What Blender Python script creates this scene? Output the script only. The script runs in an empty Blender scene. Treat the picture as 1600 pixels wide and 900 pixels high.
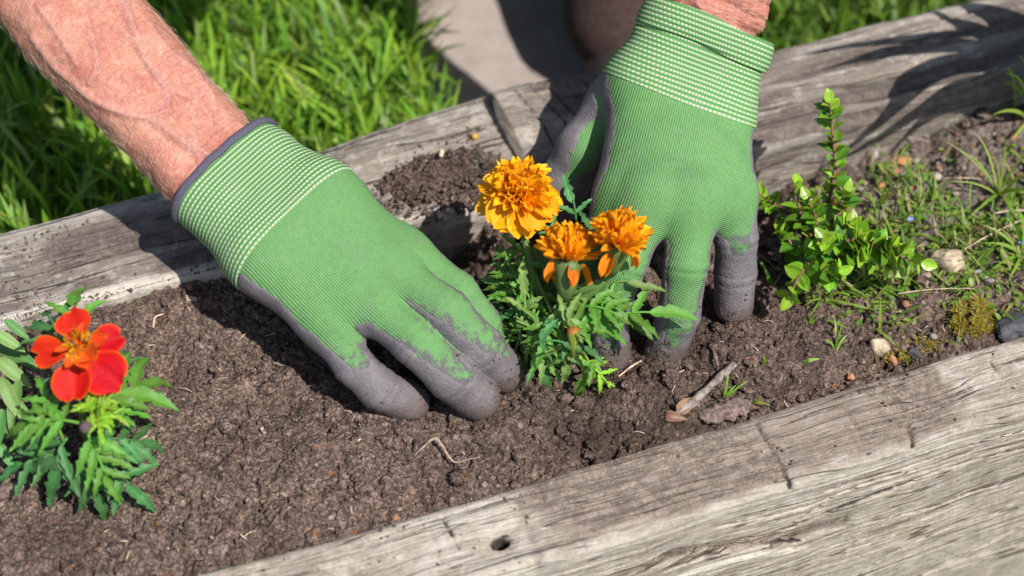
import bpy, bmesh, math, random
import numpy as np
from mathutils import Vector, Matrix

random.seed(11)
RNG = np.random.default_rng(11)
SC = bpy.context.scene
COL = SC.collection

# ------------------------------------------------------------------ camera
PITCH = math.radians(48.0)
DIST = 1.0
FPX = 60.0 / 36.0 * 1600.0
CAM = np.array([0.0, -DIST * math.cos(PITCH), DIST * math.sin(PITCH)])
FWD = np.array([0.0, math.cos(PITCH), -math.sin(PITCH)])
UPV = np.array([0.0, math.sin(PITCH), math.cos(PITCH)])
cam_data = bpy.data.cameras.new('camera')
cam = bpy.data.objects.new('camera', cam_data)
COL.objects.link(cam)
cam.location = CAM
cam.rotation_euler = (math.pi / 2 - PITCH, 0, 0)
cam_data.lens = 60.0
cam_data.sensor_width = 36.0
cam_data.clip_start = 0.02
cam_data.clip_end = 600.0
cam_data.dof.use_dof = True
cam_data.dof.focus_distance = 0.945
cam_data.dof.aperture_fstop = 4.3
SC.camera = cam

# ------------------------------------------------------------------ light
SUN_DIR = np.array([0.50, -0.53, 1.0])
SUN_DIR = SUN_DIR / np.linalg.norm(SUN_DIR)
SUN_EL = math.asin(SUN_DIR[2])
SUN_AZ = math.atan2(SUN_DIR[0], SUN_DIR[1])
world = bpy.data.worlds.new('World')
SC.world = world
world.use_nodes = True
wn = world.node_tree
bg = wn.nodes['Background']
sky = wn.nodes.new('ShaderNodeTexSky')
sky.sky_type = 'NISHITA'
sky.sun_disc = False
sky.sun_elevation = SUN_EL
sky.sun_rotation = SUN_AZ
wn.links.new(sky.outputs[0], bg.inputs[0])
bg.inputs[1].default_value = 0.085
sun_data = bpy.data.lights.new('sun', 'SUN')
sun_data.energy = 4.2
sun_data.angle = math.radians(0.53)
sun_data.color = (1.0, 0.955, 0.9)
sun = bpy.data.objects.new('sun', sun_data)
COL.objects.link(sun)
sun.rotation_euler = Vector(SUN_DIR).to_track_quat('Z', 'Y').to_euler()
SC.view_settings.view_transform = 'Standard'
SC.view_settings.look = 'None'
SC.view_settings.exposure = 0.5
SC.view_settings.gamma = 1.0

# ------------------------------------------------------------------ helpers: space
def W(px, py, z):
    r = FWD + (px - 800.0) / FPX * np.array([1.0, 0, 0]) - (py - 450.0) / FPX * UPV
    return CAM + r * ((z - CAM[2]) / r[2])

def PX(p):
    d = np.asarray(p, dtype=float) - CAM
    w = d @ FWD
    return 800.0 + FPX * d[..., 0] / w, 450.0 - FPX * (d @ UPV) / w

ANG = math.radians(20.0)
BU = np.array([math.cos(ANG), math.sin(ANG), 0.0])
BV = np.array([-math.sin(ANG), math.cos(ANG), 0.0])
def bed(u, v, z=0.0):
    return BU * u + BV * v + np.array([0, 0, z])
def to_bed(p):
    p = np.asarray(p)
    return p[..., :2] @ BU[:2], p[..., :2] @ BV[:2]

# ------------------------------------------------------------------ helpers: noise
def _h(ix, iy, iz, seed):
    n = (ix.astype(np.int64) * 374761393 + iy.astype(np.int64) * 668265263 + iz.astype(np.int64) * 2147483647 + seed * 1274126177) & 0xffffffff
    n = ((n ^ (n >> 13)) * 1274126177) & 0xffffffff
    n = ((n ^ (n >> 16)) * 2246822519) & 0xffffffff
    return ((n ^ (n >> 15)) & 0xffffff) / float(0x1000000)

def vn2(x, y, seed=0):
    xi = np.floor(x); yi = np.floor(y)
    fx = x - xi; fy = y - yi
    fx = fx * fx * fx * (fx * (fx * 6 - 15) + 10); fy = fy * fy * fy * (fy * (fy * 6 - 15) + 10)
    xi = xi.astype(np.int64); yi = yi.astype(np.int64); z = np.zeros_like(xi)
    a = _h(xi, yi, z, seed); b = _h(xi + 1, yi, z, seed); c = _h(xi, yi + 1, z, seed); d = _h(xi + 1, yi + 1, z, seed)
    return (a + (b - a) * fx) * (1 - fy) + (c + (d - c) * fx) * fy

def fbm2(x, y, seed=0, octv=4, gain=0.5):
    s = 0.0; a = 1.0; t = 0.0
    for i in range(octv):
        s = s + a * vn2(x * 2 ** i + 17.3 * i, y * 2 ** i - 9.1 * i, seed + i); t += a; a *= gain
    return s / t

def vn3(p, seed=0):
    i = np.floor(p); f = p - i
    f = f * f * (3 - 2 * f)
    i = i.astype(np.int64)
    def c(a, b, d): return _h(i[:, 0] + a, i[:, 1] + b, i[:, 2] + d, seed)
    x0 = c(0, 0, 0) * (1 - f[:, 0]) + c(1, 0, 0) * f[:, 0]
    x1 = c(0, 1, 0) * (1 - f[:, 0]) + c(1, 1, 0) * f[:, 0]
    x2 = c(0, 0, 1) * (1 - f[:, 0]) + c(1, 0, 1) * f[:, 0]
    x3 = c(0, 1, 1) * (1 - f[:, 0]) + c(1, 1, 1) * f[:, 0]
    y0 = x0 * (1 - f[:, 1]) + x1 * f[:, 1]; y1 = x2 * (1 - f[:, 1]) + x3 * f[:, 1]
    return y0 * (1 - f[:, 2]) + y1 * f[:, 2]

def worley(x, y, seed=0):
    xi = np.floor(x).astype(np.int64); yi = np.floor(y).astype(np.int64)
    best = np.full(x.shape, 9.0); rnd = np.zeros(x.shape)
    for dx in (-1, 0, 1):
        for dy in (-1, 0, 1):
            cx = xi + dx; cy = yi + dy; z = np.zeros_like(cx)
            jx = cx + _h(cx, cy, z, seed); jy = cy + _h(cx, cy, z, seed + 1)
            d = np.hypot(x - jx, y - jy)
            m = d < best
            best = np.where(m, d, best); rnd = np.where(m, _h(cx, cy, z, seed + 2), rnd)
    return best, rnd

def sst(a, b, x):
    t = np.clip((x - a) / (b - a), 0, 1)
    return t * t * (3 - 2 * t)

# ------------------------------------------------------------------ helpers: mesh and objects
def mesh_np(name, verts, faces, mat=None, attrs=None, smooth=True, colors=None):
    verts = np.asarray(verts, dtype=np.float32)
    me = bpy.data.meshes.new(name)
    me.vertices.add(len(verts))
    me.vertices.foreach_set('co', verts.ravel())
    if isinstance(faces, np.ndarray):
        n, k = faces.shape
        me.loops.add(n * k); me.polygons.add(n)
        me.loops.foreach_set('vertex_index', faces.ravel().astype(np.int32))
        me.polygons.foreach_set('loop_start', np.arange(0, n * k, k, dtype=np.int32))
    else:
        fl = [i for f in faces for i in f]
        ls = np.cumsum([0] + [len(f) for f in faces])[:-1]
        n = len(faces)
        me.loops.add(len(fl)); me.polygons.add(n)
        me.loops.foreach_set('vertex_index', np.array(fl, dtype=np.int32))
        me.polygons.foreach_set('loop_start', np.array(ls, dtype=np.int32))
    me.polygons.foreach_set('use_smooth', np.full(n, smooth, dtype=bool))
    me.update(calc_edges=True)
    for k, a in (attrs or {}).items():
        a = np.asarray(a, dtype=np.float32)
        if a.ndim == 1:
            me.attributes.new(k, 'FLOAT', 'POINT').data.foreach_set('value', a)
        else:
            me.attributes.new(k, 'FLOAT_VECTOR', 'POINT').data.foreach_set('vector', a.ravel())
    if colors is not None:
        c = np.ones((len(verts), 4), dtype=np.float32); c[:, :3] = colors
        me.attributes.new('Col', 'FLOAT_COLOR', 'POINT').data.foreach_set('color', c.ravel())
    if mat is not None:
        me.materials.append(mat)
    return me

WM = {}
def put(name, data, parent=None, mw=None, label=None, cat=None, group=None, kind=None):
    o = bpy.data.objects.new(name, data)
    COL.objects.link(o)
    mw = mw if mw is not None else Matrix.Identity(4)
    if parent is not None:
        o.parent = parent
        o.matrix_basis = WM[parent.name].inverted() @ mw
    else:
        o.matrix_basis = mw
    WM[o.name] = mw
    if label: o['label'] = label
    if cat: o['category'] = cat
    if group: o['group'] = group
    if kind: o['kind'] = kind
    return o

def empty(name, loc, label, cat, group=None):
    o = put(name, None, None, Matrix.Translation(Vector(loc)), label, cat, group)
    o.empty_display_size = 0.02
    return o

def shift(verts, origin):
    return np.asarray(verts) - np.asarray(origin)[None, :]

def basis(origin, ydir, zhint, s=1.0, sx=None):
    y = Vector(ydir).normalized(); z = Vector(zhint)
    x = y.cross(z)
    if x.length < 1e-6: x = y.cross(Vector((1, 0.2, 0.1)))
    x.normalize(); z = x.cross(y)
    sx = s if sx is None else sx
    m = Matrix(((x.x * sx, y.x * s, z.x * s, origin[0]), (x.y * sx, y.y * s, z.y * s, origin[1]), (x.z * sx, y.z * s, z.z * s, origin[2]), (0, 0, 0, 1)))
    return m

def tube(pts, rad, n=8, cap=True):
    """tube along a polyline: returns verts, faces(list)"""
    pts = np.asarray(pts, dtype=float); m = len(pts)
    rad = np.full(m, rad) if np.isscalar(rad) else np.asarray(rad)
    tan = np.gradient(pts, axis=0); tan /= np.linalg.norm(tan, axis=1)[:, None] + 1e-12
    ref = np.array([0.31, 0.22, 0.93]) if abs(tan[0] @ np.array([0.31, 0.22, 0.93])) < 0.9 else np.array([1.0, 0, 0])
    vs = []
    x = np.cross(tan[0], ref); x /= np.linalg.norm(x)
    for i in range(m):
        x = x - tan[i] * (x @ tan[i]); x /= np.linalg.norm(x)
        y = np.cross(tan[i], x)
        a = np.arange(n) / n * 2 * math.pi
        vs.append(pts[i] + rad[i] * (np.cos(a)[:, None] * x + np.sin(a)[:, None] * y))
    v = np.concatenate(vs)
    f = []
    for i in range(m - 1):
        for j in range(n):
            f.append((i * n + j, i * n + (j + 1) % n, (i + 1) * n + (j + 1) % n, (i + 1) * n + j))
    if cap:
        f.append(tuple(range(n - 1, -1, -1))); f.append(tuple(range((m - 1) * n, m * n)))
    return v, f

def bez(a, b, c, n=9):
    t = np.linspace(0, 1, n)[:, None]
    return (1 - t) ** 2 * np.asarray(a) + 2 * t * (1 - t) * np.asarray(b) + t * t * np.asarray(c)

def spline(pts, n):
    """Catmull-Rom through points"""
    p = np.asarray(pts, dtype=float)
    p = np.vstack([2 * p[0] - p[1], p, 2 * p[-1] - p[-2]])
    out = []
    for t in np.linspace(0, len(pts) - 1, n):
        i = min(int(t), len(pts) - 2); f = t - i
        a, b, c, d = p[i:i + 4]
        out.append(0.5 * (2 * b + (c - a) * f + (2 * a - 5 * b + 4 * c - d) * f * f + (3 * b - a - 3 * c + d) * f ** 3))
    return np.array(out)

# ------------------------------------------------------------------ helpers: materials
class NT:
    def __init__(self, name):
        self.m = bpy.data.materials.new(name); self.m.use_nodes = True
        self.t = self.m.node_tree
        self.b = self.t.nodes['Principled BSDF']
        self.out = self.t.nodes['Material Output']
    def n(self, typ, **kw):
        nd = self.t.nodes.new('ShaderNode' + typ)
        for k, v in kw.items(): setattr(nd, k, v)
        return nd
    def l(self, a, b): self.t.links.new(a, b)
    def val(self, sock, v):
        if hasattr(v, 'is_output') or isinstance(v, bpy.types.NodeSocket): self.l(v, sock)
        else: sock.default_value = v
    def attr(self, name, out='Fac'):
        a = self.n('Attribute', attribute_name=name); return a.outputs[out]
    def math(self, op, a, b=0.0, clamp=False):
        nd = self.n('Math', operation=op, use_clamp=clamp)
        self.val(nd.inputs[0], a); self.val(nd.inputs[1], b); return nd.outputs[0]
    def mix(self, f, a, b, blend='MIX'):
        nd = self.n('Mix', data_type='RGBA', blend_type=blend)
        self.val(nd.inputs[0], f)
        self.val(nd.inputs[6], a if not isinstance(a, tuple) else (*a[:3], 1)); self.val(nd.inputs[7], b if not isinstance(b, tuple) else (*b[:3], 1))
        return nd.outputs[2]
    def scale(self, vec, s):
        nd = self.n('VectorMath', operation='MULTIPLY'); self.l(vec, nd.inputs[0]); nd.inputs[1].default_value = s; return nd.outputs[0]
    def noise(self, vec=None, scale=5.0, detail=4.0, rough=0.55, dist=0.0, out=0):
        nd = self.n('TexNoise'); nd.inputs['Scale'].default_value = scale; nd.inputs['Detail'].default_value = detail
        nd.inputs['Roughness'].default_value = rough; nd.inputs['Distortion'].default_value = dist
        if vec is not None: self.l(vec, nd.inputs['Vector'])
        return nd.outputs[out]
    def voro(self, vec=None, scale=5.0, feature='F1', out='Distance'):
        nd = self.n('TexVoronoi', feature=feature); nd.inputs['Scale'].default_value = scale
        if vec is not None: self.l(vec, nd.inputs['Vector'])
        return nd.outputs[out]
    def ramp(self, f, stops):
        nd = self.n('ValToRGB'); self.l(f, nd.inputs[0]); e = nd.color_ramp.elements
        while len(e) < len(stops): e.new(0.5)
        for i, (p, c) in enumerate(stops):
            e[i].position = p; e[i].color = (*c[:3], 1) if not np.isscalar(c) else (c, c, c, 1)
        return nd.outputs[0]
    def sstep(self, f, a, b):
        nd = self.n('MapRange', interpolation_type='SMOOTHSTEP'); self.l(f, nd.inputs[0])
        nd.inputs[1].default_value = a; nd.inputs[2].default_value = b; return nd.outputs[0]
    def obj(self): return self.n('TexCoord').outputs['Object']
    def geo(self): return self.n('NewGeometry').outputs['Position']
    def bump(self, h, dist=0.001, strength=1.0, prev=None):
        nd = self.n('Bump'); nd.inputs['Distance'].default_value = dist; nd.inputs['Strength'].default_value = strength
        self.l(h, nd.inputs['Height'])
        if prev is not None: self.l(prev, nd.inputs['Normal'])
        return nd.outputs[0]
    def fin(self, color=None, rough=0.7, normal=None, spec=0.4, translucent=None, tcol=None, sss=None):
        b = self.b
        if color is not None: self.val(b.inputs['Base Color'], color if not isinstance(color, tuple) else (*color[:3], 1))
        self.val(b.inputs['Roughness'], rough)
        b.inputs['Specular IOR Level'].default_value = spec
        if normal is not None: self.l(normal, b.inputs['Normal'])
        if sss:
            b.inputs['Subsurface Weight'].default_value = sss[0]; b.inputs['Subsurface Radius'].default_value = sss[1]; b.inputs['Subsurface Scale'].default_value = sss[2]
        if translucent:
            tr = self.n('BsdfTranslucent'); self.val(tr.inputs[0], tcol if tcol is not None else color)
            if normal is not None: self.l(normal, tr.inputs['Normal'])
            mx = self.n('MixShader'); mx.inputs[0].default_value = translucent
            self.l(b.outputs[0], mx.inputs[1]); self.l(tr.outputs[0], mx.inputs[2]); self.l(mx.outputs[0], self.out.inputs[0])
        return self.m

def plain(name, col, rough=0.8, spec=0.3, var=0.25, scale=300.0, bump=0.0004):
    t = NT(name); g = t.geo()
    n = t.noise(g, scale, 5, 0.6)
    c = t.mix(t.sstep(n, 0.3, 0.7), tuple(x * (1 - var) for x in col), tuple(min(1, x * (1 + var)) for x in col))
    return t.fin(c, rough, t.bump(n, bump), spec)

def mat_soil():
    t = NT('soil_crumb'); g = t.geo()
    n1 = t.noise(g, 900, 4, 0.7); n2 = t.noise(g, 130, 5, 0.6); n3 = t.noise(g, 24, 4, 0.6); n4 = t.noise(g, 2200, 2, 0.6)
    c = t.mix(t.sstep(n2, 0.35, 0.68), (0.165, 0.113, 0.088), (0.28, 0.20, 0.158))
    c = t.mix(t.math('MULTIPLY', t.sstep(n1, 0.45, 0.75), 0.6), c, (0.34, 0.27, 0.24))
    c = t.mix(t.math('MULTIPLY', t.sstep(n4, 0.52, 0.35), 0.6), c, (0.045, 0.033, 0.028))
    gv = t.n('SeparateColor'); t.l(t.voro(g, 780, out='Color'), gv.inputs[0]); gd = t.voro(g, 780); gd2 = t.voro(g, 330)
    gm = t.math('ADD', 0.55, t.math('MULTIPLY', t.math('POWER', gv.outputs[0], 1.6), 1.15)); c = t.mix(1.0, c, gm, 'MULTIPLY')
    v = t.voro(g, 420, out='Color'); vx = t.n('SeparateColor'); t.l(v, vx.inputs[0])
    c = t.mix(t.math('GREATER_THAN', vx.outputs[0], 0.988), c, (0.42, 0.32, 0.25))
    c = t.mix(t.math('GREATER_THAN', vx.outputs[1], 0.994), c, (0.36, 0.17, 0.09))
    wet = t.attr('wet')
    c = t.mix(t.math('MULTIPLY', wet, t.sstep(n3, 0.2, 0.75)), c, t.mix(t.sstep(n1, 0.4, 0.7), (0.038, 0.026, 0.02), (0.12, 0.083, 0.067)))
    grey = t.attr('grey')
    c = t.mix(t.math('MULTIPLY', grey, 0.6), c, t.mix(t.sstep(n2, 0.35, 0.7), (0.15, 0.125, 0.11), (0.34, 0.29, 0.25)))
    h = t.math('ADD', t.math('MULTIPLY', n1, 0.7), t.math('ADD', t.math('MULTIPLY', n2, 1.0), t.math('SUBTRACT', 0.0, t.math('ADD', t.math('MULTIPLY', gd, 0.55), t.math('MULTIPLY', gd2, 0.8)))))
    return t.fin(c, 0.95, t.bump(h, 0.0024), 0.1)

def mat_wood(name, light, mid, dark, dirtc, yellow=0.3):
    t = NT(name); gr = t.attr('gr', 'Vector')
    n1 = t.noise(t.scale(gr, (38, 700, 1)), 1.0, 5, 0.62, 0.4)
    n2 = t.noise(t.scale(gr, (4, 42, 1)), 1.0, 5, 0.6, 1.0)
    n3 = t.noise(t.scale(gr, (22, 45, 1)), 1.0, 5, 0.62)
    n5 = t.noise(t.scale(gr, (170, 2200, 1)), 1.0, 3, 0.6)
    n6 = t.noise(t.scale(gr, (6, 150, 1)), 1.0, 1.5, 0.5, 0.3)
    n7 = t.noise(t.scale(gr, (24, 50, 1)), 1.0, 6, 0.7, 0.5)
    n8 = t.noise(t.scale(gr, (95, 320, 1)), 1.0, 5, 0.7)
    g = t.geo(); nf = t.noise(g, 800, 4, 0.72); nb = t.noise(g, 160, 6, 0.7)
    c = t.mix(t.sstep(n2, 0.36, 0.62), mid, light)
    c = t.mix(t.math('MULTIPLY', t.sstep(n7, 0.50, 0.66), 0.38), c, t.mix(n8, dark, mid))
    c = t.mix(t.math('MULTIPLY', t.sstep(n3, 0.52, 0.68), yellow), c, (0.34, 0.27, 0.13))
    c = t.mix(t.math('MULTIPLY', t.sstep(n8, 0.54, 0.66), 0.5), c, tuple(min(0.78, x * 1.3) for x in light))
    c = t.mix(t.math('MULTIPLY', t.sstep(n1, 0.43, 0.36), 0.45), c, dark)
    c = t.mix(t.math('MULTIPLY', t.sstep(n5, 0.45, 0.38), 0.45), c, dark)
    line = t.sstep(t.math('ABSOLUTE', t.math('SUBTRACT', n6, 0.5)), 0.020, 0.006)
    line = t.math('MULTIPLY', line, t.sstep(t.noise(t.scale(gr, (12, 60, 1)), 1.0, 3, 0.6), 0.44, 0.54))
    c = t.mix(t.math('MULTIPLY', line, 0.85), c, tuple(x * 0.5 for x in dark))
    li = t.noise(g, 95, 7, 0.74)
    c = t.mix(t.math('MULTIPLY', t.sstep(li, 0.535, 0.565), 0.42), c, (0.25, 0.225, 0.165))
    c = t.mix(t.math('MULTIPLY', t.sstep(li, 0.445, 0.415), 0.45), c, (0.64, 0.60, 0.54))
    sp = t.noise(g, 520, 5, 0.78)
    c = t.mix(t.math('MULTIPLY', t.sstep(sp, 0.57, 0.70), 0.6), c, (0.06, 0.05, 0.043))
    worn = t.attr('worn')
    c = t.mix(t.math('MULTIPLY', worn, t.sstep(nb, 0.25, 0.6)), c, (0.68, 0.62, 0.54))
    crack = t.attr('crack')
    c = t.mix(t.math('MULTIPLY', t.sstep(crack, 0.12, 0.6), 0.92), c, (0.035, 0.029, 0.025))
    dirt = t.attr('dirt')
    dm = t.sstep(t.math('ADD', t.math('MULTIPLY', dirt, 1.25), t.math('MULTIPLY', t.math('SUBTRACT', t.math('ADD', t.math('MULTIPLY', nf, 0.6), t.math('MULTIPLY', nb, 0.6)), 0.6), 1.6)), 0.22, 0.95)
    dc = t.mix(t.sstep(nb, 0.4, 0.62), tuple(x * 0.8 for x in dirtc), tuple(x * 1.7 for x in dirtc))
    dc = t.mix(t.math('MULTIPLY', t.sstep(nf, 0.54, 0.66), 0.8), dc, tuple(x * 2.6 for x in dirtc))
    dc = t.mix(t.math('MULTIPLY', t.sstep(nf, 0.46, 0.36), 0.7), dc, tuple(x * 0.4 for x in dirtc))
    c = t.mix(t.math('MULTIPLY', dm, 0.86), c, dc)
    h = t.math('ADD', t.math('MULTIPLY', n1, 0.9), t.math('ADD', t.math('MULTIPLY', n5, 0.4), t.math('ADD', t.math('MULTIPLY', nf, 0.55), t.math('MULTIPLY', line, -0.9))))
    return t.fin(c, 0.92, t.bump(h, 0.0018), 0.15)

def mat_leaf(name, rough=0.5, spec=0.4, tr=0.22, vein=0.0):
    t = NT(name); c = t.n('Attribute', attribute_name='Col').outputs['Color']
    oi = t.n('ObjectInfo'); hs = t.n('HueSaturation')
    t.l(t.math('ADD', t.math('MULTIPLY', oi.outputs['Random'], 0.03), 0.485), hs.inputs['Hue'])
    t.l(t.math('ADD', t.math('MULTIPLY', oi.outputs['Random'], 0.5), 0.66), hs.inputs['Value']); t.l(c, hs.inputs['Color'])
    g = t.geo(); n = t.noise(g, 350, 4, 0.6)
    col = t.mix(t.math('MULTIPLY', t.sstep(n, 0.35, 0.7), 0.3), hs.outputs[0], (0.9, 0.95, 0.7), 'MULTIPLY')
    col = t.mix(t.math('MULTIPLY', t.sstep(t.noise(g, 900, 2, 0.5), 0.62, 0.75), 0.25), col, (0.3, 0.3, 0.24))
    tc = t.mix(1.0, hs.outputs[0], (1.6, 1.5, 0.4), 'MULTIPLY')
    return t.fin(col, rough, t.bump(n, 0.0005), spec, tr, tc)

def mat_petal(name):
    t = NT(name); c = t.n('Attribute', attribute_name='Col').outputs['Color']
    oi = t.n('ObjectInfo'); hs = t.n('HueSaturation')
    t.l(t.math('ADD', t.math('MULTIPLY', oi.outputs['Random'], 0.016), 0.492), hs.inputs['Hue'])
    t.l(t.math('ADD', t.math('MULTIPLY', oi.outputs['Random'], 0.3), 0.85), hs.inputs['Value']); t.l(c, hs.inputs['Color'])
    g = t.geo(); n = t.noise(g, 500, 3, 0.6)
    return t.fin(hs.outputs[0], 0.6, t.bump(n, 0.0004), 0.25, 0.3, hs.outputs[0])

def mat_knit():
    t = NT('green_knit'); kb = t.attr('kb', 'Vector'); s = t.n('SeparateXYZ'); t.l(kb, s.inputs[0])
    rib = t.math('SINE', t.math('MULTIPLY', s.outputs[1], 2 * math.pi / 0.0013)); row = t.math('SINE', t.math('ADD', t.math('MULTIPLY', s.outputs[0], 2 * math.pi / 0.0011), t.math('MULTIPLY', rib, 0.9)))
    k = t.math('MULTIPLY', t.math('ADD', rib, row), 0.5)
    g = t.geo(); n = t.noise(g, 60, 5, 0.6); nf = t.noise(g, 900, 4, 0.7); nb = t.noise(g, 230, 5, 0.7)
    c = t.mix(t.sstep(t.math('ADD', k, t.math('MULTIPLY', t.math('SUBTRACT', t.noise(g, 380, 3, 0.6), 0.5), 1.6)), -0.9, 1.0), (0.10, 0.255, 0.078), (0.195, 0.39, 0.15))
    c = t.mix(t.math('MULTIPLY', t.sstep(n, 0.5, 0.72), 0.3), c, (0.19, 0.27, 0.17))
    c = t.mix(t.math('MULTIPLY', t.sstep(t.noise(g, 28, 5, 0.7), 0.5, 0.66), 0.28), c, (0.10, 0.20, 0.08))
    c = t.mix(t.math('MULTIPLY', t.sstep(nb, 0.63, 0.72), 0.5), c, (0.15, 0.14, 0.12))
    c = t.mix(t.math('MULTIPLY', t.sstep(nf, 0.62, 0.74), 0.5), c, (0.33, 0.42, 0.30))
    cc = t.attr('coat')   # mm-like distance to the dipped edge
    sp = t.math('ADD', t.math('MULTIPLY', cc, 55.0), t.math('MULTIPLY', nb, 1.0))
    c = t.mix(t.math('MULTIPLY', t.sstep(sp, 0.34, 0.50), t.attr('smear')), c, t.mix(nf, (0.09, 0.085, 0.09), (0.2, 0.19, 0.19)))
    return t.fin(c, 0.85, t.bump(t.math('ADD', k, t.math('MULTIPLY', nf, 0.5)), 0.0003), 0.2)

def mat_cuff():
    t = NT('knit_cuff'); kc = t.attr('kc', 'Vector'); s = t.n('SeparateXYZ'); t.l(kc, s.inputs[0])
    ang = t.math('ARCTAN2', s.outputs[2], s.outputs[1])
    row = t.math('MULTIPLY', s.outputs[0], 1 / 0.00265)
    ri = t.math('FLOOR', row); rf = t.math('SUBTRACT', row, ri)
    a = t.math('ADD', t.math('MULTIPLY', ang, 88 / (2 * math.pi)), t.math('MULTIPLY', t.math('MODULO', ri, 2.0), 0.5))
    af = t.math('FRACT', a)
    my = t.math('SUBTRACT', 1.0, t.math('MULTIPLY', t.math('ABSOLUTE', t.math('SUBTRACT', rf, 0.5)), 2.0))
    mx = t.math('SUBTRACT', 1.0, t.math('MULTIPLY', t.math('ABSOLUTE', t.math('SUBTRACT', af, 0.5)), 2.0))
    g = t.geo(); nf = t.noise(g, 700, 3, 0.6); n = t.noise(g, 70, 4, 0.6)
    dash = t.math('MULTIPLY', t.sstep(my, 0.46, 0.72), t.sstep(mx, 0.16, 0.4))
    gr = t.mix(t.sstep(my, 0.0, 0.7), (0.07, 0.21, 0.06), (0.17, 0.38, 0.13))
    gr = t.mix(t.math('MULTIPLY', t.sstep(n, 0.5, 0.75), 0.3), gr, (0.2, 0.27, 0.17))
    c = t.mix(t.math('MULTIPLY', dash, 0.82), gr, t.mix(nf, (0.46, 0.5, 0.33), (0.74, 0.72, 0.58)))
    h = t.math('ADD', t.math('MULTIPLY', my, 0.6), t.math('MULTIPLY', dash, 0.8))
    return t.fin(c, 0.85, t.bump(t.math('ADD', h, t.math('MULTIPLY', nf, 0.2)), 0.0006), 0.2)

def mat_coat():
    t = NT('grey_latex'); g = t.geo(); nf = t.noise(g, 750, 3, 0.6); n = t.noise(g, 90, 5, 0.6); v = t.voro(g, 800)
    c = t.mix(t.sstep(n, 0.35, 0.7), (0.135, 0.121, 0.130), (0.19, 0.173, 0.18))
    soil = t.attr('soiled')
    c = t.mix(t.math('MULTIPLY', t.sstep(t.math('ADD', soil, t.math('MULTIPLY', t.math('SUBTRACT', nf, 0.5), 1.5)), 0.3, 0.75), 0.8), c, t.mix(nf, (0.05, 0.036, 0.03), (0.17, 0.125, 0.105)))
    c = t.mix(t.math('MULTIPLY', t.sstep(nf, 0.6, 0.78), 0.35), c, (0.25, 0.225, 0.215))
    h = t.math('ADD', t.math('MULTIPLY', nf, 0.8), t.math('MULTIPLY', v, 0.8))
    return t.fin(c, 0.62, t.bump(h, 0.0004), 0.35)

def mat_skin():
    t = NT('skin'); g = t.geo(); al = t.attr('along', 'Vector')
    n1 = t.noise(g, 40, 6, 0.65); n2 = t.noise(g, 170, 5, 0.65); nf = t.noise(g, 900, 3, 0.6)
    cr = t.noise(t.scale(al, (520, 150, 1)), 1.0, 4, 0.6, 0.8)      # creases run across the limb
    cr2 = t.noise(t.scale(al, (900, 420, 1)), 1.0, 3, 0.6, 0.6)
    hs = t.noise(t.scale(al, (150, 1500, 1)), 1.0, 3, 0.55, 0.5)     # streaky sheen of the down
    c = t.mix(t.sstep(n1, 0.36, 0.66), (0.54, 0.25, 0.172), (0.45, 0.155, 0.110))
    c = t.mix(t.math('MULTIPLY', t.sstep(n2, 0.50, 0.68), 0.55), c, (0.63, 0.34, 0.24))
    c = t.mix(t.math('MULTIPLY', t.sstep(n2, 0.45, 0.32), 0.5), c, (0.37, 0.11, 0.08))
    c = t.mix(t.math('MULTIPLY', t.sstep(cr, 0.46, 0.36), 0.45), c, (0.42, 0.17, 0.125))
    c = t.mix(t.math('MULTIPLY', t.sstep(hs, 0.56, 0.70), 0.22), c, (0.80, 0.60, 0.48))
    c = t.mix(t.math('MULTIPLY', t.attr('vein'), 0.28), c, (0.42, 0.26, 0.26))
    h = t.math('ADD', t.math('MULTIPLY', cr, 1.1), t.math('ADD', t.math('MULTIPLY', cr2, 0.6), t.math('ADD', t.math('MULTIPLY', n2, 0.9), t.math('MULTIPLY', nf, 0.15))))
    return t.fin(c, 0.46, t.bump(h, 0.0013), 0.5, sss=(0.2, (1.0, 0.35, 0.2), 0.003))

def mat_path():
    t = NT('pale_paving'); g = t.geo()
    n = t.noise(g, 12, 6, 0.65); n2 = t.noise(g, 70, 5, 0.7); nf = t.noise(g, 420, 3, 0.7); v = t.voro(g, 60, 'DISTANCE_TO_EDGE')
    c = t.mix(t.sstep(n, 0.35, 0.65), (0.35, 0.29, 0.26), (0.46, 0.39, 0.35))
    c = t.mix(t.math('MULTIPLY', t.sstep(n2, 0.52, 0.68), 0.5), c, (0.30, 0.26, 0.235))
    c = t.mix(t.math('MULTIPLY', t.sstep(nf, 0.56, 0.7), 0.4), c, (0.2, 0.17, 0.15))
    return t.fin(c, 0.9, t.bump(t.math('ADD', n2, nf), 0.002), 0.15)

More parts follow.
